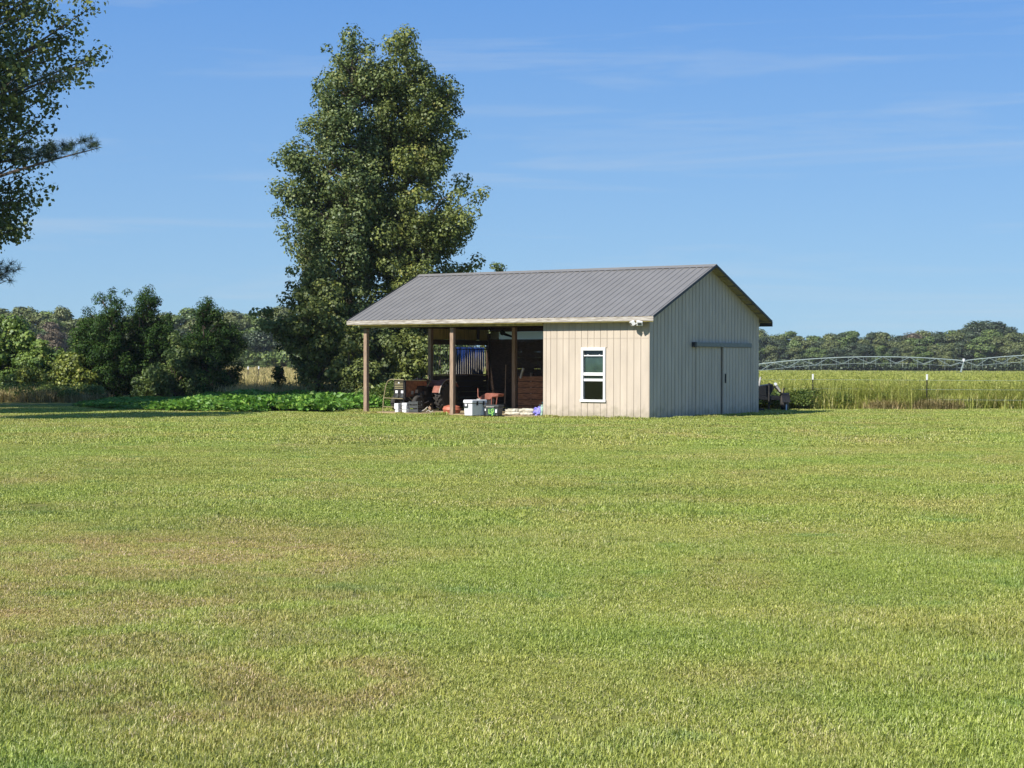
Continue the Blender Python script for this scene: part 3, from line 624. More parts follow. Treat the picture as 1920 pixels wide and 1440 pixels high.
def wheel(name, x, y, r, wd, lug, rimr, m=M['rubber']):
    o = empty(name, (x, y, r), 0); o.parent = tr
    MB().lathe((0, 0, 0), (1, 0, 0), [(-wd/2, rimr), (-wd/2, r*.86), (-wd*.32, r*.97), (wd*.32, r*.97), (wd/2, r*.86), (wd/2, rimr)], 28).build('tyre', m, o)
    MB().lathe((0, 0, 0), (1, 0, 0), [(-wd*.3, rimr*.99), (-wd*.3, rimr*.4), (wd*.3, rimr*.35), (wd*.36, rimr*.5), (wd*.44, rimr*.98)], 20).build('rim', M['red'], o)
    if lug:
        k = 18; lg = MB()
        for i in range(k):
            for s in (-1, 1):
                a = 2*math.pi*(i+.5*(s > 0))/k
                Mx = Matrix.Rotation(a, 4, 'X') @ Matrix.Translation((s*wd*.25, 0, r*.965)) @ Matrix.Rotation(s*.75, 4, 'Z')
                lg.box(-wd*.3, wd*.3, -.022, .022, -.03, .045, 0, Mx)
        t_ = lg.build('tread_lug', M['rubber'], o); t_['kind'] = 'stuff'
    return o
wheel('rear_wheel', .52, 1.72, .48, .30, True, .24); wheel('rear_wheel', -.52, 1.72, .48, .30, True, .24)
wheel('front_wheel', .42, .38, .27, .15, False, .14); wheel('front_wheel', -.42, .38, .29, .17, False, .15)
box('front_axle', M['iron'], tr, -.36, .36, .34, .42, .25, .31)
for s in (-1, 1):
    f = MB()
    for i in range(8):
        a0 = R(12+i*17); a1 = R(12+(i+1)*17); c0 = (1.72-math.cos(a0)*.56, .5+math.sin(a0)*.56); c1 = (1.72-math.cos(a1)*.56, .5+math.sin(a1)*.56)
        f.add([(s*.36, c0[0], c0[1]), (s*.66, c0[0], c0[1]), (s*.66, c1[0], c1[1]), (s*.36, c1[0], c1[1])], [(0, 1, 2, 3)])
    fo = f.build('fender', M['red'], tr); md = fo.modifiers.new('s', 'SOLIDIFY'); md.thickness = .015
    MB().tube([(s*.66, 1.72-math.cos(R(q))*.57, .5+math.sin(R(q))*.57) for q in range(10, 140, 15)], .016, 6).build('fender_rim', M['pale'], tr)
st = MB().box(-.2, .2, 1.45, 1.85, .82, .88); st.box(-.2, .2, 1.83, 1.89, .85, 1.02); st.build('seat', M['red'], tr, bevel=.02)
MB().tube([(0, 1.1, .86), (0, 1.28, 1.08)], .018, 6).build('steering_column', M['iron'], tr)
MB().tube([(math.cos(2*math.pi*k/16)*.17, 1.28+math.sin(2*math.pi*k/16)*.11, 1.09+math.sin(2*math.pi*k/16)*.12) for k in range(16)], .014, 6, closed=True).build('steering_wheel', M['iron'], tr)
MB().tube([(.1, .75, 1.0), (.1, .75, 1.12)], .02, 8).build('exhaust', M['iron'], tr)
MB().tube([(.12, 1.2, .8), (.2, 1.25, .95), (.17, 1.3, 1.04)], .014, 6).build('lever', M['tan'], tr)
# front guard hoop
MB().tube([(-.62, -.12, .0), (-.60, -.12, .35), (-.50, -.12, .85), (-.42, -.12, 1.0), (-.3, -.12, 1.06), (.24, -.12, 1.05)], .018, 8).build('guard_hoop', M['tan'], tr)
for zz in (.16, .45): MB().tube([(-.6, -.12, zz), (.2, -.12, zz-.02)], .013, 6).build('guard_bar', M['tan'], tr)
MB().tube([(.22, -.12, 1.05), (.24, -.12, .2)], .016, 6).build('guard_bar', M['iron'], tr)
# stacked white blocks in front of the tractor
bl = [(-9.32, .28, .13, .15, .19, .1), (-9.28, .27, .03, .14, .10, -.1), (-9.02, .30, .24, .18, .10, .15), (-8.99, .27, .13, .17, .11, .05), (-8.95, .24, .02, .17, .11, -.08)]
nm = ['white block on top of the left short stack in front of the tractor', 'white block at the bottom of the left short stack in front of the tractor',
      'topmost white block of the taller right stack by the tractor', 'middle white block of the taller right stack by the tractor', 'bottom white block of the taller right stack by the tractor']
for (x, y, z, wx, hz, rz), lb in zip(bl, nm):
    o = MB().box(-wx/2, wx/2, -.1, .1, 0, hz-.012).build('block', M['offwhite'], None, bevel=.008, label=lb, cat='block', group='white blocks stacked before the tractor'); put(o, x, y, z, rz)
cr = empty('crate', (0, 0, 0), label='black open slatted crate on the grass behind the white blocks', cat='crate'); put(cr, -8.72, .42, .03, .1)
for i in range(3):
    box('slat', M['greyp'], cr, -.17, .17, -.14, -.125, .02+i*.12, .1+i*.12); box('slat', M['greyp'], cr, -.17, .17, .125, .14, .02+i*.12, .1+i*.12)
    box('slat', M['greyp'], cr, .155, .17, -.12, .12, .02+i*.12, .1+i*.12); box('slat', M['greyp'], cr, -.17, -.155, -.12, .12, .02+i*.12, .1+i*.12)
box('base', M['greyp'], cr, -.165, .165, -.12, .12, 0, .02)
for sx in (-.15, .15):
    for sy in (-.12, .12): box('corner_post', M['greyp'], cr, sx-.012, sx+.012, sy-.012, sy+.012, 0, .36)
sc = [(-8.45, .5, .4, 'bent pale pipe lying on the grass before the rear tyre', 'pipe', [(-.12, 0, .03), (0, .02, .08), (.12, 0, .18)]),
      (-8.62, .36, .3, 'short pale hose end on the grass beside the black crate', 'hose', [(-.1, 0, .02), (-.05, 0, .09), (.02, 0, .1), (.06, 0, .03)]),
      (-8.25, .55, .1, 'small pale bent rod on the grass near the orange tub', 'rod', [(-.14, 0, .02), (-.06, 0, .08), (.03, 0, .02), (.12, 0, .06)])]
for x, y, rz, lb, ct, pts in sc:
    o = MB().tube(pts, .016, 6).build(ct, M['pale'], None, label=lb, cat=ct); put(o, x, y, .03, rz)
# orange round tub behind the middle post
tb_ = MB().lathe((0, 0, .16), (.05, -.05, 1), [(-.15, .2), (-.12, .25), (-.02, .28), (.0, .292), (.02, .28), (.08, .25), (.12, .12)], 24).build('tub', M['orange'], None, smooth=True, label='round faded orange tub standing behind the middle front post', cat='tub')
put(tb_, -7.34, .48, .0); 
tb2 = MB().lathe((0, 0, .17), (.6, -1, .05), [(-.12, .10), (-.1, .165), (.03, .175), (.05, .12)], 24).build('tub', M['orange'], None, smooth=True, label='smaller orange tub between the middle post and the white cooler', cat='tub')
put(tb2, -6.72, .75, .03)
# red implement behind the cooler
im = empty('tiller', (0, 0, 0), label='faded red garden tiller behind the white cooler', cat='tiller'); put(im, -6.55, 1.5, .03)
sh = MB(); sh.poly([(-.36, .42), (-.3, .55), (-.1, .62), (.36, .60), (.34, .52), (.12, .50), (.05, .42)], -.16, .16, 'xz'); sh.build('hood', M['red'], im, bevel=.012)
MB().tube([(.32, -.15, .58), (.27, -.15, .25)], .016, 6).build('leg', M['red'], im); MB().tube([(.1, -.15, .5), (.08, -.15, .1)], .016, 6).build('leg', M['red'], im)
MB().tube([(-.5, -.1, .42), (-.3, -.1, .44), (0, -.1, .40)], .02, 6).build('handle', M['pale'], im); MB().tube([(-.62, .1, .75), (-.5, -.05, .5), (-.3, -.05, .35)], .016, 6).build('handle', M['red'], im)
box('engine', M['iron'], im, -.2, .15, -.12, .12, .18, .45, bevel=.02); MB().lathe((0, 0, .14), (1, 0, 0), [(-.2, .14), (.2, .14)], 12).build('tines', M['rubber'], im)
# white cooler
co = empty('cooler', (0, 0, 0), label='white hard cooler with black side handle on the grass by the middle post', cat='cooler')
co.location = (X(884, 50.0), 50.35, .01); co.rotation_euler = (0, 0, R(38))
co.rotation_euler = (0, 0, R(50))
cb = MB(); 
def frust(x0, x1, y0, y1, z0, z1, k): 
    return [(x0+k, y0+k, z0), (x1-k, y0+k, z0), (x1-k, y1-k, z0), (x0+k, y1-k, z0), (x0, y0, z1), (x1, y0, z1), (x1, y1, z1), (x0, y1, z1)]
BF = [(0, 3, 2, 1), (4, 5, 6, 7), (0, 1, 5, 4), (1, 2, 6, 5), (2, 3, 7, 6), (3, 0, 4, 7)]
cb.add(frust(-.17, .49, -.16, .17, .02, .38, .015), BF).build('body', M['offwhite'], co, bevel=.018)
MB().add(frust(-.18, .50, -.17, .18, .392, .49, -.005), BF).build('lid', M['offwhite'], co, bevel=.016)
box('gasket', M['black'], co, -.165, .485, -.155, .165, .38, .392)
MB().tube([(-.185, .0, .37), (-.20, .0, .29), (-.20, .14, .29), (-.185, .14, .37)], .018, 6).build('handle', M['black'], co)
for xx in (0.02, .30): box('latch', M['black'], co, xx, xx+.06, -.19, -.165, .33, .45)
box('foot', M['black'], co, -.1, -.03, -.14, -.08, 0, .03); box('foot', M['black'], co, .3, .37, -.14, -.08, 0, .03)
# dark tote with green lettering
to = empty('storage_tote', (0, 0, 0), label='dark grey lidded storage tote with lime green letters right of the cooler', cat='tote')
to.location = (X(926, 50.5), 50.55, .02); to.rotation_euler = (0, 0, R(-24))
MB().add(frust(-.24, .22, -.17, .19, 0, .265, .025), BF).build('body', M['greyp'], to, bevel=.012)
MB().add(frust(-.265, .245, -.195, .215, .268, .33, .0), BF).build('lid', M['greyp'], to, bevel=.012)
box('label_panel', M['darkgreen'], to, -.12, .12, -.178, -.170, .03, .24)
box('sticker', M['offwhite'], to, .125, .185, -.182, -.172, .10, .20); box('sticker', M['offwhite'], to, -.215, -.175, -.182, -.172, .15, .215); box('lid_handle', M['pale'], to, -.16, .1, -.205, -.196, .262, .285)
def text_part(txt, size, loc, parent, m, name='lettering'):
    cu = bpy.data.curves.new('txt', 'FONT'); cu.body = txt; cu.size = size; cu.extrude = .002; cu.offset = .003
    ob = bpy.data.objects.new('txt', cu); COL.objects.link(ob); bpy.context.view_layer.update()
    me = bpy.data.meshes.new_from_object(ob.evaluated_get(bpy.context.evaluated_depsgraph_get())); bpy.data.objects.remove(ob)
    me.materials.clear(); me.materials.append(m); me.name = name
    o = bpy.data.objects.new(name, me); o.location = loc; o.rotation_euler = (R(90), 0, 0); return link(o, parent)
text_part('L', .19, (-.10, -.181, .075), to, M['green_txt']); text_part('G', .15, (-.02, -.181, .115), to, M['green_txt']); text_part('S', .13, (.0, -.181, .02), to, M['green_txt'])
# sacks
def sack(name, lx, ly, lz, sx, sy, sz, rz, m, lb, cat='sack', grp=None, seed=0, am=.16):
    bm = bmesh.new(); bmesh.ops.create_icosphere(bm, subdivisions=4, radius=1)
    r_ = random.Random(seed); ph = [r_.uniform(0, 6) for _ in range(6)]
    from mathutils import noise as mn
    for v in bm.verts:
        p = v.co.copy(); q = Vector([math.copysign(abs(c)**.72, c) for c in p])
        q *= 1+am*mn.noise(p*2.2+Vector((seed*3.1, 0, 0)))+am*.6*mn.noise(p*6+Vector((0, seed*2.3, 0)))
        v.co = Vector((q.x*sx, q.y*sy, max(q.z*sz, -sz*.82)))
    me = bpy.data.meshes.new(name); bm.to_mesh(me); bm.free(); me.materials.append(m); me.shade_smooth()
    o = bpy.data.objects.new(name, me); link(o); put(o, lx, ly, lz+sz*.8, rz); return tag(o, lb, cat, grp)
GS = 'pale feed sacks piled on the straw floor'
sack('feed_sack', -4.95, .42, .03, .30, .17, .055, .2, M['cream'], 'flat white feed sack at the bottom left of the pile', grp=GS, seed=1)
sack('feed_sack', -5.05, .50, .12, .24, .16, .05, -.2, M['cream'], 'crumpled white sack on top at the left of the pile', grp=GS, seed=2, am=.3)
sack('feed_sack', -4.6, .62, .11, .26, .17, .065, .3, M['cream'], 'rounded cream sack at the right of the pile', grp=GS, seed=3, am=.25)
sack('feed_sack', -4.55, .55, .02, .24, .18, .055, .1, M['cream'], 'cream sack underneath, beside the violet bag', grp=GS, seed=4)
sack('plastic_bag', -4.12, .62, .02, .19, .17, .14, .2, M['purple'], 'crumpled violet blue plastic bag beside the cream sacks', 'bag', seed=5, am=.5)
sack('feed_sack', -3.78, .30, .02, .06, .15, .19, .1, M['palegreen'], 'pale green bag leaning on the barn wall corner', 'bag', seed=6, am=.3)
bn = empty('bin', (0, 0, 0), label='dark teal plastic bin behind the violet bag', cat='bin'); put(bn, -4.05, 1.15, .03)
MB().add(frust(-.25, .25, -.16, .16, 0, .34, .03), BF).build('body', M['teal'], bn, bevel=.01); MB().add(frust(-.27, .27, -.18, .18, .342, .385, 0), BF).build('lid', M['teal'], bn, bevel=.01)
bk_ = MB().lathe((0, 0, 0), (0, 0, 1), [(0, .09), (.02, .10), (.30, .12), (.31, .125)], 16).build('bucket', M['greyp'], None, label='grey bucket left of the teal bin', cat='bucket'); put(bk_, -4.5, 1.3, .03)
# fork leaning on the inner post, tool hanging under the beam
fk = empty('pitchfork', (0, 0, 0), label='long handled fork leaning against the inner barn post', cat='fork'); put(fk, -7.2, 3.1, .03)
MB().tube([(0, 0, .25), (-.05, .12, 1.5)], .014, 6).build('handle', M['wood'], fk)
for s in (-.08, 0, .08): MB().tube([(s*.4, 0, .27), (s, -.01, .2), (s, -.04, .0)], .007, 5).build('tine', M['iron'], fk)
hg = empty('hanging_tool', (0, 0, 0), label='dark tool hanging in front of the pale sheet under the barn roof', cat='tool'); put(hg, -9.15, 5.8, 2.56)
MB().tube([(-.1, 0, .1), (.02, 0, .0), (.5, 0, -.14)], [.075, .05, .02], 8).build('shaft', M['black'], hg); MB().lathe((-.08, 0, .05), (0, 1, 0), [(-.03, .09), (.03, .09)], 12).build('head', M['black'], hg)
# blue tarp outside of the grille
tv = MB(); nn_ = 26
for i in range(nn_+1):
    y = 4.72+i*(1.55/nn_); o = .05*math.sin(i*1.3)+.02*math.sin(i*3.1)
    y = 4.72+i*(1.9/nn_); tv.v += [(XL-.22+o, y, .75), (XL-.17+o*.4, y, 2.12)]
for i in range(nn_): tv.f.append((2*i, 2*i+2, 2*i+3, 2*i+1)); tv.m.append(0)
tp = tv.build('tarp', M['tarp'], None, smooth=True, label='blue tarp hanging outside the barred stall opening', cat='tarp'); put(tp, 0, 0, 0)
md = tp.modifiers.new('s', 'SOLIDIFY'); md.thickness = .004
_n = M['tarp'].node_tree; _b = _n.nodes['Principled BSDF']; _b.inputs['Transmission Weight'].default_value = 0

# ------------------------------------------------------------------ trailer behind the barn
DT = 57.3
tl_ = empty('trailer', (X(1440, DT), DT, 0), 0, label='black low utility trailer standing behind the right rear corner of the barn', cat='trailer')
k = DT/F
def tx(px): return (px-1440)*k
def tz(py): return Z(py, DT)
MB().box(tx(1395), tx(1472), -.08, .08, tz(749), tz(741.5)).build('frame_beam', M['black'], tl_, bevel=.01)
MB().box(tx(1395), tx(1466), .9, 1.02, tz(749), tz(741.5)).build('frame_beam', M['black'], tl_, bevel=.01)
MB().poly([(tx(1398), tz(742)), (tx(1443), tz(741)), (tx(1451), tz(728)), (tx(1449), tz(719)), (tx(1425), tz(722.5)), (tx(1398), tz(724))], -.05, .8, 'xz').build('tool_box', M['black'], tl_, bevel=.01)
MB().tube([(tx(1441), -.12, tz(717)), (tx(1441), -.12, tz(766))], .03, 8).build('jack_post', M['iron'], tl_)
MB().box(tx(1438), tx(1444), -.17, -.07, tz(769), tz(765)).build('jack_foot', M['iron'], tl_)
MB().tube([(tx(1450), -.1, tz(723)), (tx(1466), -.1, tz(738))], .025, 6).build('brace', M['black'], tl_)
MB().tube([(tx(1454), -.1, tz(721)), (tx(1462), -.1, tz(733))], .04, 6).build('pipe', M['pale'], tl_)
MB().tube([(tx(1467), -.1, tz(727)), (tx(1466), -.1, tz(738))], .028, 6).build('stake', M['tan'], tl_); MB().tube([(tx(1470.5), -.05, tz(726)), (tx(1467), -.05, tz(738))], .02, 6).build('stake', M['black'], tl_)
MB().lathe((tx(1453), -.12, tz(719)), (0, -1, 0), [(-.04, .05), (.04, .05)], 12).build('valve', M['offwhite'], tl_)
whl = empty('wheel', (tx(1471), -.05, .28), 0); whl.parent = tl_
MB().lathe((0, 0, 0), (1, -.35, 0), [(-.1, .15), (-.1, .25), (-.07, .285), (.07, .285), (.1, .25), (.1, .15)], 24).build('tyre', M['rubber'], whl, smooth=True)
MB().lathe((0, 0, 0), (1, -.35, 0), [(-.08, .15), (-.03, .06), (.03, .06), (.08, .15)], 16).build('rim', M['galv'], whl)
fd = MB()
for i in range(7):
    a0, a1 = R(5+i*24), R(5+(i+1)*24)
    fd.add([(-.13, -math.cos(a0)*.34, math.sin(a0)*.34), (.13, -math.cos(a0)*.34, math.sin(a0)*.34), (.13, -math.cos(a1)*.34, math.sin(a1)*.34), (-.13, -math.cos(a1)*.34, math.sin(a1)*.34)], [(0, 1, 2, 3)])
fdo = fd.build('fender', M['black'], tl_, loc=(tx(1471), -.05, .26)); md = fdo.modifiers.new('s', 'SOLIDIFY'); md.thickness = .02
MB().box(tx(1470), tx(1472), -.42, -.38, tz(771), tz(757)).build('fender_stay', M['offwhite'], tl_)
lb_ = MB().tube([(X(1422, 57), 56.9, Z(723, 57)), (X(1426, 57), 57.0, Z(706, 57))], .03, 6).build('bar', M['pale'], None, label='pale metal bar leaning up behind the barn corner beside the trailer', cat='bar')
sc2 = MB().box(X(1405, 56.4), X(1432, 56.4), 56.2, 56.5, 0, .10).box(X(1412, 56.4), X(1420, 56.4), 56.15, 56.4, .1, .17).build('scrap_board', M['iron'], None, label='low dark scrap boards on the ground under the trailer', cat='scrap')

# ------------------------------------------------------------------ fences
def fence_post(px, d, h, label, grp, tipc='offwhite', r=.02):
    o = empty('fence_post', (X(px, d), d, gz(X(px, d), d)), 0, label=label, cat='fence post', group=grp)
    MB().box(-r, r, -.004, .004, -.1, h-.2).box(-.004, .004, 0, r*1.6, -.1, h-.2).build('stake', M['iron'], o)
    MB().box(-r*1.3, r*1.3, -.03, .03, h-.2, h).build('tip', M[tipc], o, bevel=.004)
G1 = 'white tipped posts of the fence before the field'
fence_post(1524, 60.0, Z(700, 60), 'white tipped fence post nearer the barn in the field grass', G1)
fence_post(1738, 59.0, Z(700, 59), 'white tipped fence post farther right, in the brown weeds', G1)
fence_post(1952, 58.2, 1.23, 'white tipped fence post just outside the right edge', G1)
G2 = 'small white tipped posts of the far left fence'
for px, d in ((465, 118), (485, 124), (524, 118), (571, 112)):
    fence_post(px, d, 1.22, {465: 'tiny white tipped fence post, leftmost, before the far bushes', 485: 'tiny white tipped fence post, second from the left, before the far bushes', 524: 'tiny white tipped fence post right behind the slim dark sapling', 571: 'tiny white tipped fence post at the right, near the gum branches'}[px], G2, r=.03)
wf = MB()
for h in (.35, .7, 1.02): wf.tube([(X(1300, 60.6), 60.6, h), (X(1524, 60), 60, h), (X(1738, 59), 59, h), (X(1952, 58.2), 58.2, h)], .004, 4)
wf.build('fence_wire', M['galv'], None, label='thin wires strung between the white tipped fence posts', cat='fence wire')

# ------------------------------------------------------------------ centre pivot irrigation
DP = 330.0
pv = empty('irrigation_pivot', (X(1807, DP), DP, -1.3), 0, label='long galvanised irrigation boom on a wheeled tower crossing the field', cat='irrigation boom')
def pp(px, py, dy=0): return (X(px, DP)-X(1807, DP), dy, Z(py, DP)+1.3)
def span(x0, x1, y0, ym, y1, name):
    P = []; n = 16
    for i in range(n+1):
        t = i/n; py = y0+(y1-y0)*t-(((y0+y1)/2-ym)*4*t*(1-t)); P.append((x0+(x1-x0)*t, py))
    MB().tube([pp(a, b) for a, b in P], .095, 8).build('pipe', M['galv'], pv)
    tn = 8; low = MB(); drops = MB()
    for i in range(tn):
        t0, t1 = i/tn, (i+1)/tn; tm = (t0+t1)/2
        def q(t): py = y0+(y1-y0)*t-(((y0+y1)/2-ym)*4*t*(1-t)); return x0+(x1-x0)*t, py
        a, b, c_ = q(t0), q(t1), q(tm); dp = 12
        for s in (-1, 1):
            lp = pp(c_[0], c_[1]+dp, s*.9); MB().tube([pp(*a), lp], .032, 4).build('truss_rod', M['galv'], pv); MB().tube([pp(*b), lp], .032, 4).build('truss_rod', M['galv'], pv)
            if i:
                pc = q(tm-1/tn); MB().tube([pp(pc[0], pc[1]+dp, s*.9), lp], .025, 4).build('truss_rod', M['galv'], pv)
        for tt in (t0+.3/tn, t0+.75/tn):
            e_ = q(tt); MB().tube([pp(*e_), pp(e_[0], e_[1]+20)], .025, 4).build('drop_hose', M['galv'], pv)
span(1400, 1807, 685, 668, 674.5, 'a'); span(1807, 2180, 674.5, 662, 672, 'b')
for a, b in ((1807, 1793), (1807, 1801), (1810, 1803)): MB().tube([pp(a+.0, 675), pp(b, 704, -2 if b == 1793 else (2 if b == 1803 else 0))], .07, 6).build('tower_leg', M['galv'], pv)
MB().lathe(pp(1807, 673), (0, 0, 1), [(-.3, .25), (.25, .25)], 10).build('joint', M['offwhite'], pv)
for yy in (680, 688): MB().tube([pp(1805, yy, -1), pp(1799, yy, 1)], .05, 4).build('cross_bar', M['galv'], pv)
MB().tube([pp(1790, 706, -2.2), pp(1806, 706, 2.2)], .12, 6).build('base_beam', M['galv'], pv)
for s in (-2, 2): MB().lathe((pp(1798, 0)[0]+s*.15, s, .55), (1, 0, 0), [(-.15, .5), (.15, .5)], 16).build('wheel', M['rubber'], pv)

# ------------------------------------------------------------------ trees
def limb(mb, p0, p1, r0, r1, rng, sag=.0, seg=4, n=6):
    p0, p1 = Vector(p0), Vector(p1); ln = (p1-p0).length; pts = []
    for i in range(seg+1):
        t = i/seg; p = p0.lerp(p1, t) + Vector((rng.normal()*.03, rng.normal()*.03, rng.normal()*.02))*ln*(0 < i < seg) + Vector((0, 0, sag*ln*math.sin(math.pi*t)))
        pts.append(p)
    mb.tube(pts, [r0+(r1-r0)*i/seg for i in range(seg+1)], n); return pts
def tree(name, label, cat, x, y, H, prof, nbr, leaf, nleaf, m, seed, tr_r=.2, cr=.55, bark='bark', group=None, tanb=.7, stems=1, lean=(0, 0), up=.45, thin=1.0, asp=.8, zs=.8, azb=0, rm=1.08):
    """prof: (height, reach on the left, reach on the right) rows from the crown's foot to its top"""
    rng = np.random.default_rng(seed); z0 = gz(x, y); root = empty(name, (x, y, z0), 0, label=label, cat=cat, group=group)
    pz = [p[0] for p in prof]; wood = MB(); C = []
    zb, zt = pz[0], pz[-1]
    spine = lambda z: Vector((lean[0]*(z/H)+.12*math.sin(z*.7+seed), lean[1]*(z/H)+.12*math.cos(z*.6+seed), z))
    if stems == 1:
        ns = 10; wood.tube([spine(H*.97*i/ns) for i in range(ns+1)], [tr_r*(1-.9*i/ns)+(.35*tr_r if i == 0 else 0) for i in range(ns+1)], 10)
    else:
        for s in range(stems):
            a = 6.28*s/stems+rng.uniform(-.3, .3); R_ = np.interp(zt*.6, pz, [p[2] for p in prof])*.45
            limb(wood, (math.cos(a)*.12, math.sin(a)*.12, 0), (math.cos(a)*R_, math.sin(a)*R_, zt*.75), tr_r, tr_r*.25, rng, .05, 6)
    wts = np.array([np.interp(z, pz, [max(p[1], .3)+max(p[2], .3) for p in prof]) for z in np.linspace(zb, zt, 60)])
    zz = rng.choice(np.linspace(zb, zt, 60), nbr, p=wts/wts.sum())
    for i, zc in enumerate(zz):
        a = i*2.39996+rng.uniform(-.4, .4); a = rng.uniform(-1.0, .8) if rng.uniform() < azb else a; ca = math.cos(a); rl, rr_ = np.interp(zc, pz, [p[1] for p in prof]), np.interp(zc, pz, [p[2] for p in prof])
        R_ = (rr_*(.5+.5*ca)+rl*(.5-.5*ca)); reach = max(R_*rng.uniform(.45, rm)-cr*.42, .08)
        s = spine(zc); tip = Vector((s.x+ca*reach, s.y+math.sin(a)*reach, zc+rng.uniform(-.2, .2)))
        zo = max(min(zc-reach*tanb, H*.9), zb*.5); st_ = spine(zo) if stems == 1 else Vector((tip.x*.3, tip.y*.3, zo))
        r0 = min(.018+.016*reach, tr_r*.5); limb(wood, st_, tip, r0, .008, rng, .04, 4, 5)
        kk = max(1, int(reach/cr*1.3))
        for j in range(kk):
            t = 1-j*.6/max(kk, 1)*rng.uniform(.8, 1.1); p = st_.lerp(tip, max(t, .35)); q = np.array(p)+rng.normal(size=3)*cr*.4*(j > 0)
            C.append((q, cr*rng.uniform(.6, 1.15)*(1 if j == 0 else .9)))
    for j in range(9): s = spine(zt-cr*.42*j-cr*.15); C.append((np.array(s)+rng.normal(size=3)*.07*j, cr*(.24+.085*j)))
    w_ = np.array([c[1]**2 for c in C]); cnt = np.maximum((nleaf*w_/w_.sum()*thin).astype(int), 6)
    Ps, Ns, Ts = [], [], []
    for (c, r), n in zip(C, cnt):
        P, N = clump_leaves(rng, c, r, n, up, zs); Ps.append(P); Ns.append(N)
        base = rng.uniform(.02, .72); Ts.append(np.clip(base+rng.normal(size=n)*.2, 0, 1))
    P = np.concatenate(Ps); P[:, 2] = np.maximum(P[:, 2], .06); V, Q = leaf_arrays(rng, P, np.concatenate(Ns), leaf, asp)
    wood.build('trunk', M[bark], root); me = fastmesh('crown', V, Q, m, np.concatenate(Ts)); inst('crown', me, root)
    return root
mm = 68/F
TA = [(Z(y, 68), l*mm, r*mm) for y, l, r in ((735, 30, 30), (690, 55, 50), (640, 80, 60), (590, 92, 60), (545, 112, 60), (480, 128, 70), (440, 134, 70), (400, 142, 70), (360, 132, 75), (320, 120, 75), (270, 114, 75), (215, 80, 75), (185, 90, 75), (150, 90, 70), (112, 74, 55), (85, 34, 36), (62, 8, 10))]
tree('gum_tree', 'tall sweet gum with narrow pointed top, left of the pair behind the barn', 'tree', X(650, 68), 68, 14.9, TA, 380, .115, 74000, M['gum_b'], 11, .26, .5, rm=1.14, lean=(.1, 0), group='pair of tall gums behind the barn')
TB = [(Z(y, 69), l*mm, r*mm) for y, l, r in ((735, 50, 40), (690, 70, 80), (600, 90, 100), (560, 80, 105), (510, 80, 136), (460, 80, 140), (430, 80, 118), (405, 85, 165), (365, 85, 162), (340, 90, 104), (280, 90, 104), (200, 85, 100), (150, 80, 84), (110, 70, 46), (85, 50, 34), (60, 18, 18))]
tree('gum_tree', 'tall sweet gum with broad rounded top, right of the pair behind the barn', 'tree', X(766, 69), 69, 15.0, TB, 340, .118, 86000, M['gum'], 12, .27, .53, rm=1.17, lean=(-.15, 0), group='pair of tall gums behind the barn')
tree('gum_tree', 'lower spreading gum with leafy branches reaching left of the tall pair', 'tree', X(590, 66), 66, 4.6, [(.9, .8, .9), (1.9, 1.2, 1.4), (2.5, 1.9, 1.4), (3.1, 2.9, 1.2), (3.6, 2.5, 1.2), (4.1, 1.5, 1.0), (4.7, .6, .7), (5.0, .1, .2)], 95, .125, 19000, M['gum'], 13, .12, .42)
tree('shrub', 'leafy green shrub at the foot of the tall gums beside the front left post', 'shrub', X(668, 64), 64, 3.0, [(.1, 1.0, 1.0), (1.0, 1.0, 1.1), (2.0, .8, .9), (3.0, .3, .3)], 46, .12, 9000, M['gum'], 14, .06, .4, stems=3)
tree('shrub', 'green leafy shrub seen through the open bay right of the front left post', 'shrub', X(772, 65), 65, 3.1, [(.2, .7, .7), (1.2, .9, .9), (2.2, .9, .9), (3.1, .3, .3)], 46, .12, 9000, M['gum'], 15, .06, .4, stems=3)
tree('shrub', 'dark shrub outside the barred stall opening behind the tractor', 'shrub', X(832, 64), 64, 3.0, [(.1, .8, .8), (1.4, .8, .8), (2.4, .7, .7), (3.0, .3, .3)], 46, .12, 9000, M['gum_b'], 18, .06, .4, stems=3)
tree('shrub', 'dense dark shrub behind the open bay, under the barn roof line', 'shrub', X(722, 67), 67, 2.6, [(.1, 1.0, 1.0), (1.2, 1.1, 1.1), (2.6, .4, .4)], 46, .12, 9000, M['gum_b'], 16, .06, .4, stems=3)
tree('gum_tree', 'slim tree whose tip just shows above the barn ridge', 'tree', X(931, 80), 80, Z(503, 80), [(2.4, .9, .9), (4.2, .8, .8), (5.3, .42, .42), (Z(503, 80), .1, .1)], 50, .14, 5000, M['gum_b'], 17, .09, .36)
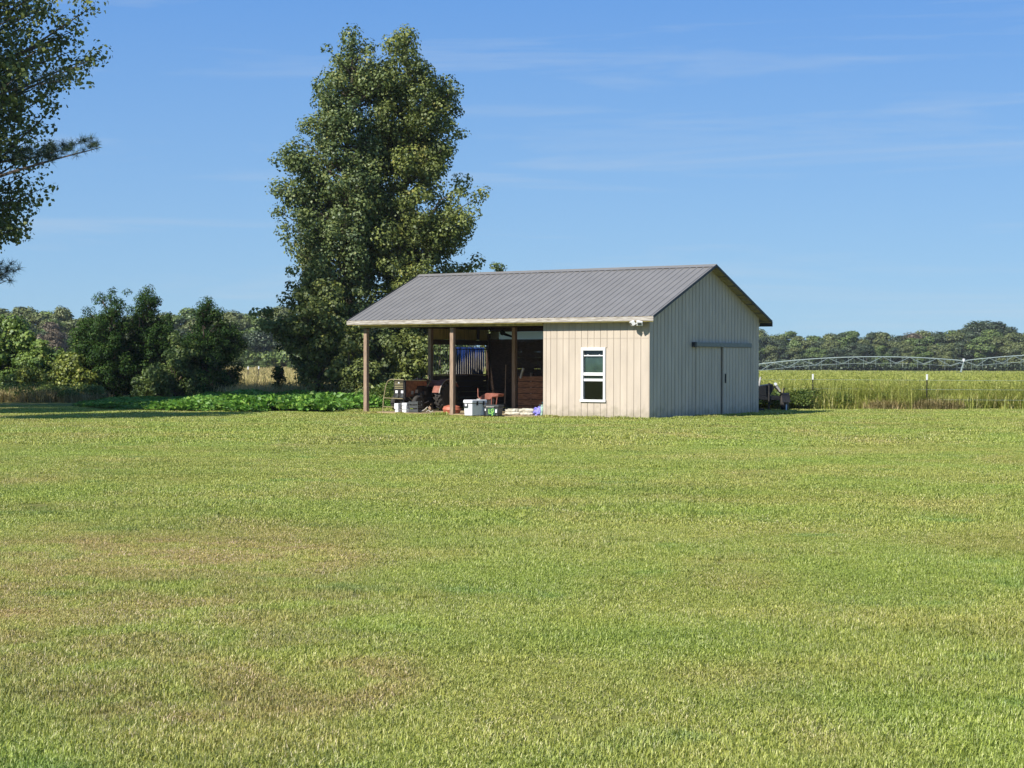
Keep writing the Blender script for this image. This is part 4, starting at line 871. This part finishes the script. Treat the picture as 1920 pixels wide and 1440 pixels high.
# foreground left: gum and pine, trunks just outside the picture
tree('gum_tree', 'big near gum reaching into the picture at the upper left corner', 'tree', -23.26, 57, 18.6, [(4.79, 1.71, 5.24), (5.7, 2.85, 6.95), (6.61, 3.42, 7.64), (7.52, 3.65, 7.87), (8.43, 3.65, 7.07), (9.57, 3.65, 7.52), (10.37, 3.65, 8.55), (11.28, 3.65, 8.21), (12.08, 3.65, 9.35), (12.76, 3.76, 8.66), (13.79, 3.65, 9.23), (15.73, 3.42, 6.84), (18.58, 0.57, 1.14)], 420, .15, 118000, M['gum'], 21, .32, .56, azb=.62, lean=(0, 0), thin=.9)
def pine(name, label, x, y, H, z0, rad, nb, seed, extra=()):
    rng = np.random.default_rng(seed); root = empty(name, (x, y, 0), 0, label=label, cat='pine'); wood = MB(); T = []
    wood.tube([(math.sin(i*.5)*.1, 0, H*i/10) for i in range(11)], [.28*(1-.88*i/10) for i in range(11)], 10)
    br = [(rng.uniform(z0, H*.98), i*2.4+rng.uniform(-.4, .4), None) for i in range(nb)]+[(z, a, l_) for z, a, l_ in extra]
    for z, a, l_ in br:
        t = (z-z0)/(H-z0); ln = l_ or rad*(math.sin(math.pi*min(t*.75+.25, 1))+.1)*rng.uniform(.6, 1)
        tip = Vector((math.cos(a)*ln, math.sin(a)*ln, z+ln*.08)); st_ = Vector((0, 0, z-ln*.12)); pts = limb(wood, st_, tip, .02+.012*ln, .01, rng, -.02, 5, 5)
        for j in range(int(6+ln*4)):
            u = rng.uniform(.45 if not l_ else .66, 1); p = st_.lerp(tip, u)+Vector((rng.normal()*.22, rng.normal()*.22, rng.normal()*.1+.12)); T.append(p); 
    V, Q, Tt = [], [], []; o = 0
    for p in T:
        n = 46; d = rng.normal(size=(n, 3)); d[:, 2] = d[:, 2]*.8+.35; d /= np.linalg.norm(d, axis=1, keepdims=True); L_ = rng.uniform(.15, .27, (n, 1))
        s = np.cross(d, rng.normal(size=(n, 3))); s /= np.linalg.norm(s, axis=1, keepdims=True); s *= .0065; b = np.array(p)+rng.normal(size=(n, 3))*.03
        V.append(np.stack([b-s, b+s, b+d*L_+s*.4, b+d*L_-s*.4], 1).reshape(-1, 3)); Tt.append(rng.uniform(0, 1, n))
    V = np.concatenate(V); Q = np.arange(len(V)).reshape(-1, 4)
    wood.build('trunk', M['bark'], root); inst('crown', fastmesh('crown', V, Q, M['needle'], np.concatenate(Tt)), root); return root
pine('pine_tree', 'pine whose dark needled branches poke into the picture at the left', -21.2, 55.3, 17.5, 8.5, 3.2, 60, 31,
     extra=((Z(293, 55.3)-.45, -.05, 8.0), (Z(285, 55.3)-.35, .12, 6.8), (Z(530, 55.3)-.1, -.1, 5.1), (Z(545, 55.3)-.1, .02, 4.8), (Z(155, 55.3)-.45, .05, 6.6)))
tree('gum_tree', 'gum tree left of the picture that shades the lawn edge', 'tree', -17.6, 43.6, 11, [(5, 1.6, 1.6), (7, 2.3, 2.3), (9, 2.1, 2.1), (11, .5, .5)], 80, .2, 12000, M['gum'], 22, .3, .7)
tree('gum_tree', 'small gum tree left of the picture between the two larger ones', 'tree', -20.3, 49.5, 10.5, [(3.5, 1.8, 1.8), (6, 2.6, 2.6), (8.5, 2.3, 2.3), (10.5, .5, .5)], 80, .2, 12000, M['gum'], 24, .2, .6)
tree('gum_tree', 'gum tree left of the picture behind the near one', 'tree', -31, 62, 14, [(3, 3, 3), (7, 3.8, 3.8), (12, 3.2, 3.2), (15, .6, .6)], 90, .2, 14000, M['gum'], 23, .3, .7)

# dark evergreens and bushes on the left
d0 = 73
def E_(px, top, wl, wr, base=.25): 
    H = Z(top, d0); k = d0/F; return X(px, d0), H, [(base, wl*k*.8, wr*k*.8), (H*.25, wl*k*1.1, wr*k*1.1), (H*.5, wl*k*1.15, wr*k*1.15), (H*.72, wl*k*1.0, wr*k*1.0), (H*.88, wl*k*.6, wr*k*.6), (H, .1, .12)]
x_, H_, p_ = E_(205, 548, 62, 52); tree('evergreen_tree', 'dark multi stemmed evergreen with two soft peaks, left one of the three', 'tree', x_, 73, H_, p_, 150, .10, 40000, M['ever'], 41, .09, .36, stems=5, up=.6, asp=.42)
x_, H_, p_ = E_(264, 545, 50, 50); tree('evergreen_tree', 'dark evergreen with a sharp tip, middle one of the three', 'tree', x_, 74, H_, p_, 150, .10, 36000, M['ever'], 42, .09, .33, stems=4, up=.6, asp=.42)
x_, H_, p_ = E_(385, 566, 52, 62); tree('evergreen_tree', 'dark evergreen with feathery tip, right one of the three beside the golden field', 'tree', x_, 73, H_, p_, 150, .10, 40000, M['ever'], 43, .09, .36, stems=4, up=.6, asp=.42)
tree('bush', 'mid green bush wedged between the dark evergreens', 'bush', X(330, 71.5), 71.5, 2.6, [(.1, .8, .8), (1.2, .9, .9), (2.6, .3, .3)], 46, .11, 8000, M['weed'], 44, .05, .36, stems=3)
tree('bush', 'broad light green leafy tree at the far left edge', 'bush', X(10, 76), 76, Z(592, 76), [(.3, 1.5, 1.6), (1.6, 1.8, 1.9), (2.8, 1.6, 1.5), (Z(592, 76), .5, .3)], 90, .15, 17000, M['light'], 45, .1, .45, stems=3)
tree('bush', 'light green leafy bush just right of the leftmost tree', 'bush', X(85, 75), 75, Z(640, 75), [(.2, 1.2, 1.2), (1.4, 1.3, 1.1), (Z(640, 75), .4, .4)], 70, .14, 12000, M['light'], 46, .07, .42, stems=3)
tree('bush', 'bright yellow green bush left of the dark evergreens', 'bush', X(135, 71.5), 71.5, Z(672, 71.5), [(.1, 1.3, 1.1), (.9, 1.2, .9), (Z(672, 71.5), .4, .4)], 56, .12, 9500, M['yellowg'], 47, .05, .38, stems=3)
tree('bush', 'low yellow green bush above the dry weeds at left', 'bush', X(60, 71), 71, 1.3, [(.1, 1.1, 1.1), (.7, 1.2, 1.2), (1.3, .5, .5)], 46, .11, 7500, M['yellowg'], 48, .05, .34, stems=3)
tree('bush', 'grey green bush under the dark evergreens, right of their trunks', 'bush', X(290, 70.5), 70.5, 1.5, [(.05, .8, .9), (.8, .9, .9), (1.5, .3, .3)], 40, .10, 6000, M['weed'], 49, .04, .32, stems=3)
tree('bush', 'low leafy bush below the right dark evergreen', 'bush', X(400, 70), 70, 1.4, [(.05, .9, .9), (.7, .9, .9), (1.4, .3, .3)], 40, .10, 5500, M['ever'], 50, .04, .32, stems=3)
tree('sapling', 'slim dark sapling standing before the golden field', 'sapling', X(517, 70), 70, Z(690, 70), [(.05, .32, .35), (.7, .3, .35), (Z(690, 70), .08, .08)], 26, .09, 1900, M['ever'], 51, .03, .22)
tree('sapling', 'loose leafy sapling between the slim sapling and the gum branches', 'sapling', X(568, 70), 70, Z(688, 70), [(.2, .3, .35), (.9, .25, .3), (Z(688, 70), .08, .08)], 20, .09, 1100, M['weed'], 52, .03, .22)
tree('bush', 'small olive bush at the edge of the vines near the gum', 'bush', X(600, 69), 69, .95, [(.05, .35, .4), (.6, .35, .35), (.95, .15, .15)], 26, .08, 2600, M['weed'], 53, .03, .22, stems=3)
for i, (px, top) in enumerate(((478, 678), (493, 700))):
    o = empty('bare_stem', (X(px, 69.5), 69.5, 0), label=('tall thin leafless stem in front of the golden field', 'shorter bare stem right of the tall thin one')[i], cat='stem'); rs = np.random.default_rng(60+i); b_ = MB()
    H = Z(top, 69.5); limb(b_, (0, 0, 0), (.05, 0, H), .016, .006, rs, 0, 5, 5)
    for j in range(9):
        zz = H*rs.uniform(.3, .95); limb(b_, (0, 0, zz), (rs.uniform(-.25, .25), rs.uniform(-.2, .2), zz+rs.uniform(.1, .3)), .007, .004, rs, 0, 2, 4)
    b_.build('stem', M['bark'], o)

# far wood: separate trees sharing a few crown meshes
def far_crown(seed, m, rx=3.4, H=10, lobes=30, leaf=.36, n=4600, pine_=False):
    rng = np.random.default_rng(seed); Ps, Ns, Ts = [], [], []
    for k in range(lobes):
        t = rng.uniform(0, 1); z = H*(.22+.7*t); R_ = rx*(math.sin(math.pi*min(max(.2+t*.72, 0), 1))**.7)*rng.uniform(.2, .85); a = rng.uniform(0, 6.283)
        c = np.array([math.cos(a)*R_, math.sin(a)*R_, z]); r = rng.uniform(.8, 1.6)*rx/3.4; nn = n//lobes
        P, N = clump_leaves(rng, c, r, nn, .6, .75); Ps.append(P); Ns.append(N); Ts.append(np.clip(rng.uniform(.1, .75)+rng.normal(size=nn)*.12, 0, 1))
    P, N = clump_leaves(rng, np.array([0, 0, H*.88]), rx*.38, n//14, .6, .8); Ps.append(P); Ns.append(N); Ts.append(rng.uniform(.2, .9, len(P)))
    V, Q = leaf_arrays(rng, np.concatenate(Ps), np.concatenate(Ns), leaf, .8); return fastmesh('far_tree', V, Q, m, np.concatenate(Ts))
ft = MB().tube([(0, 0, -.5), (.1, 0, 4), (0, .1, 8)], [.22, .16, .05], 6).mesh('far_trunk', M['bark_p'])
crowns = [far_crown(100+i, FARM[(0, 1, 2, 0, 1, 2, 0, 3)[i]], rx=(3.4, 3.0, 3.6, 2.8, 3.3, 3.1, 3.7, 3.0)[i]) for i in range(8)]
frng = random.Random(8)
ORD = 'first second third fourth fifth sixth seventh eighth ninth tenth eleventh twelfth thirteenth fourteenth fifteenth sixteenth seventeenth eighteenth nineteenth twentieth twenty-first twenty-second twenty-third twenty-fourth'.split()
def far_tree(px, top, d, k, label, group=None, ws=1.25):
    x = X(px, d); z0 = gz(x, d); H = Z(top, d)-z0; s = H/10.0
    o = empty('far_tree', (x, d, z0), frng.uniform(0, 6.28), label=label, cat='tree', group=group)
    inst('trunk', ft, o, scale=(s, s, s)); inst('crown', crowns[k], o, scale=(s*ws*frng.uniform(.95, 1.2), s*ws*frng.uniform(.95, 1.2), s)); return o
topR = lambda px: float(np.interp(px, [1400, 1430, 1450, 1480, 1500, 1560, 1590, 1640, 1660, 1690, 1715, 1750, 1775, 1800, 1815, 1840, 1870, 1890, 1905, 1960], [612, 612, 622, 620, 626, 622, 616, 620, 622, 628, 620, 613, 617, 612, 604, 601, 603, 609, 616, 613]))
GR = 'trees of the far wood right of the barn'
for row in range(3):
    for i in range(22):
        px = 1395+i*26+frng.uniform(-8, 8)+row*11; d = 445-row*12+frng.uniform(-4, 4); kk = frng.choice([0, 1, 2, 3, 4, 5, 6, 0, 1])
        top = topR(px)+(0, 9, 24)[row]+frng.uniform(-3, 5)
        if row == 0 and 1810 < px < 1890: kk = 2
        lb = (f'{ORD[i]} skyline tree of the far wood, counted from the barn rightwards', 'green tree in the middle of the far wood right of the barn', 'green tree at the field edge of the far wood right of the barn')[row]
        far_tree(px, top, d, kk, lb, GR)
far_tree(1712, 620, 436, 7, 'brownish tree on the skyline of the far wood left of the tallest crowns', None, 1.0)
far_tree(1838, 599.5, 448, 2, 'tallest dark crown of the far wood, above the irrigation tower', None, 1.25)
far_tree(1873, 603, 450, 5, 'broad dark crown right of the tallest one in the far wood', None, 1.15)
topL = lambda px: float(np.interp(px, [-20, 20, 45, 70, 85, 105, 140, 150, 200, 320, 335, 380, 420, 440, 470, 500, 530, 545, 620, 900], [574, 572, 569, 575, 584, 573, 580, 590, 588, 580, 572, 580, 583, 580, 584, 576, 573, 578, 585, 600]))
GL = 'trees of the far wood on the left'
for row in range(3):
    for i in range(24):
        px = -30+i*38+frng.uniform(-10, 10)+row*15; d = 305-row*10+frng.uniform(-4, 4)
        if px > 900: continue
        top = topL(px)+(1, 14, 42)[row]+frng.uniform(-3, 5)
        far_tree(px, top, d, frng.choice([0, 1, 0, 3, 4, 6, 2, 0]) if row < 2 else frng.choice([1, 2, 5]), (f'{ORD[i]} skyline tree of the left far wood, counted from the left', 'green tree in the middle depth of the far wood beyond the left bushes', 'green tree in the front row of the far wood beyond the golden field')[row], GL)
far_tree(95, 602, 270, 7, 'grey brown tree before the far wood, above the light green bushes', None, 1.0)
far_tree(112, 573, 300, 0, 'rounded pale crown standing out on the left skyline', None, .7)
far_tree(528, 573, 300, 0, 'pale rounded crown on the skyline left of the tall gums', None, .8)
for i, (px, top) in enumerate(((468, 676), (497, 676), (548, 677), (575, 680))):
    far_tree(px, top, 236, 4, ('small light bush at the far field edge, leftmost of four', 'small light bush behind the slim sapling, second of four', 'small light bush at the far field edge, third of four', 'small light bush nearest the gum branches, last of four')[i], 'light bushes at the edge of the golden field', 1.6)
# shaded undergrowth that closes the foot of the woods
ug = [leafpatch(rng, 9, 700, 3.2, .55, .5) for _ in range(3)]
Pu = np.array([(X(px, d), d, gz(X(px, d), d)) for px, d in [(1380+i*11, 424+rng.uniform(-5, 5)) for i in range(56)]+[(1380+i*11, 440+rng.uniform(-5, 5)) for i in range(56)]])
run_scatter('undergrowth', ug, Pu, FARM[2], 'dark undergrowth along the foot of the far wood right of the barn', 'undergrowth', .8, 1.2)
Pu = np.array([(X(px, d), d, 0) for px, d in [(-60+i*14, 284+rng.uniform(-4, 4)) for i in range(74)]])
run_scatter('undergrowth', ug, Pu, FARM[1], 'undergrowth along the foot of the far wood on the left', 'undergrowth', .8, 1.2)

# ------------------------------------------------------------------ haze
hz = MB().box(-330, 330, -40, 620, -4, 24).build('haze', M['black'], None); hz.data.materials.clear()
hm = bpy.data.materials.new('haze_air'); hm.use_nodes = True; hn = hm.node_tree; hn.nodes.clear()
ho = hn.nodes.new('ShaderNodeOutputMaterial'); hv = hn.nodes.new('ShaderNodeVolumePrincipled'); hv.inputs['Color'].default_value = (.86, .93, 1, 1); hv.inputs['Density'].default_value = .00013
hn.links.new(hv.outputs[0], ho.inputs['Volume']); hz.data.materials.append(hm); tag(hz, 'thin pale air haze over the fields', 'haze', kind='stuff')
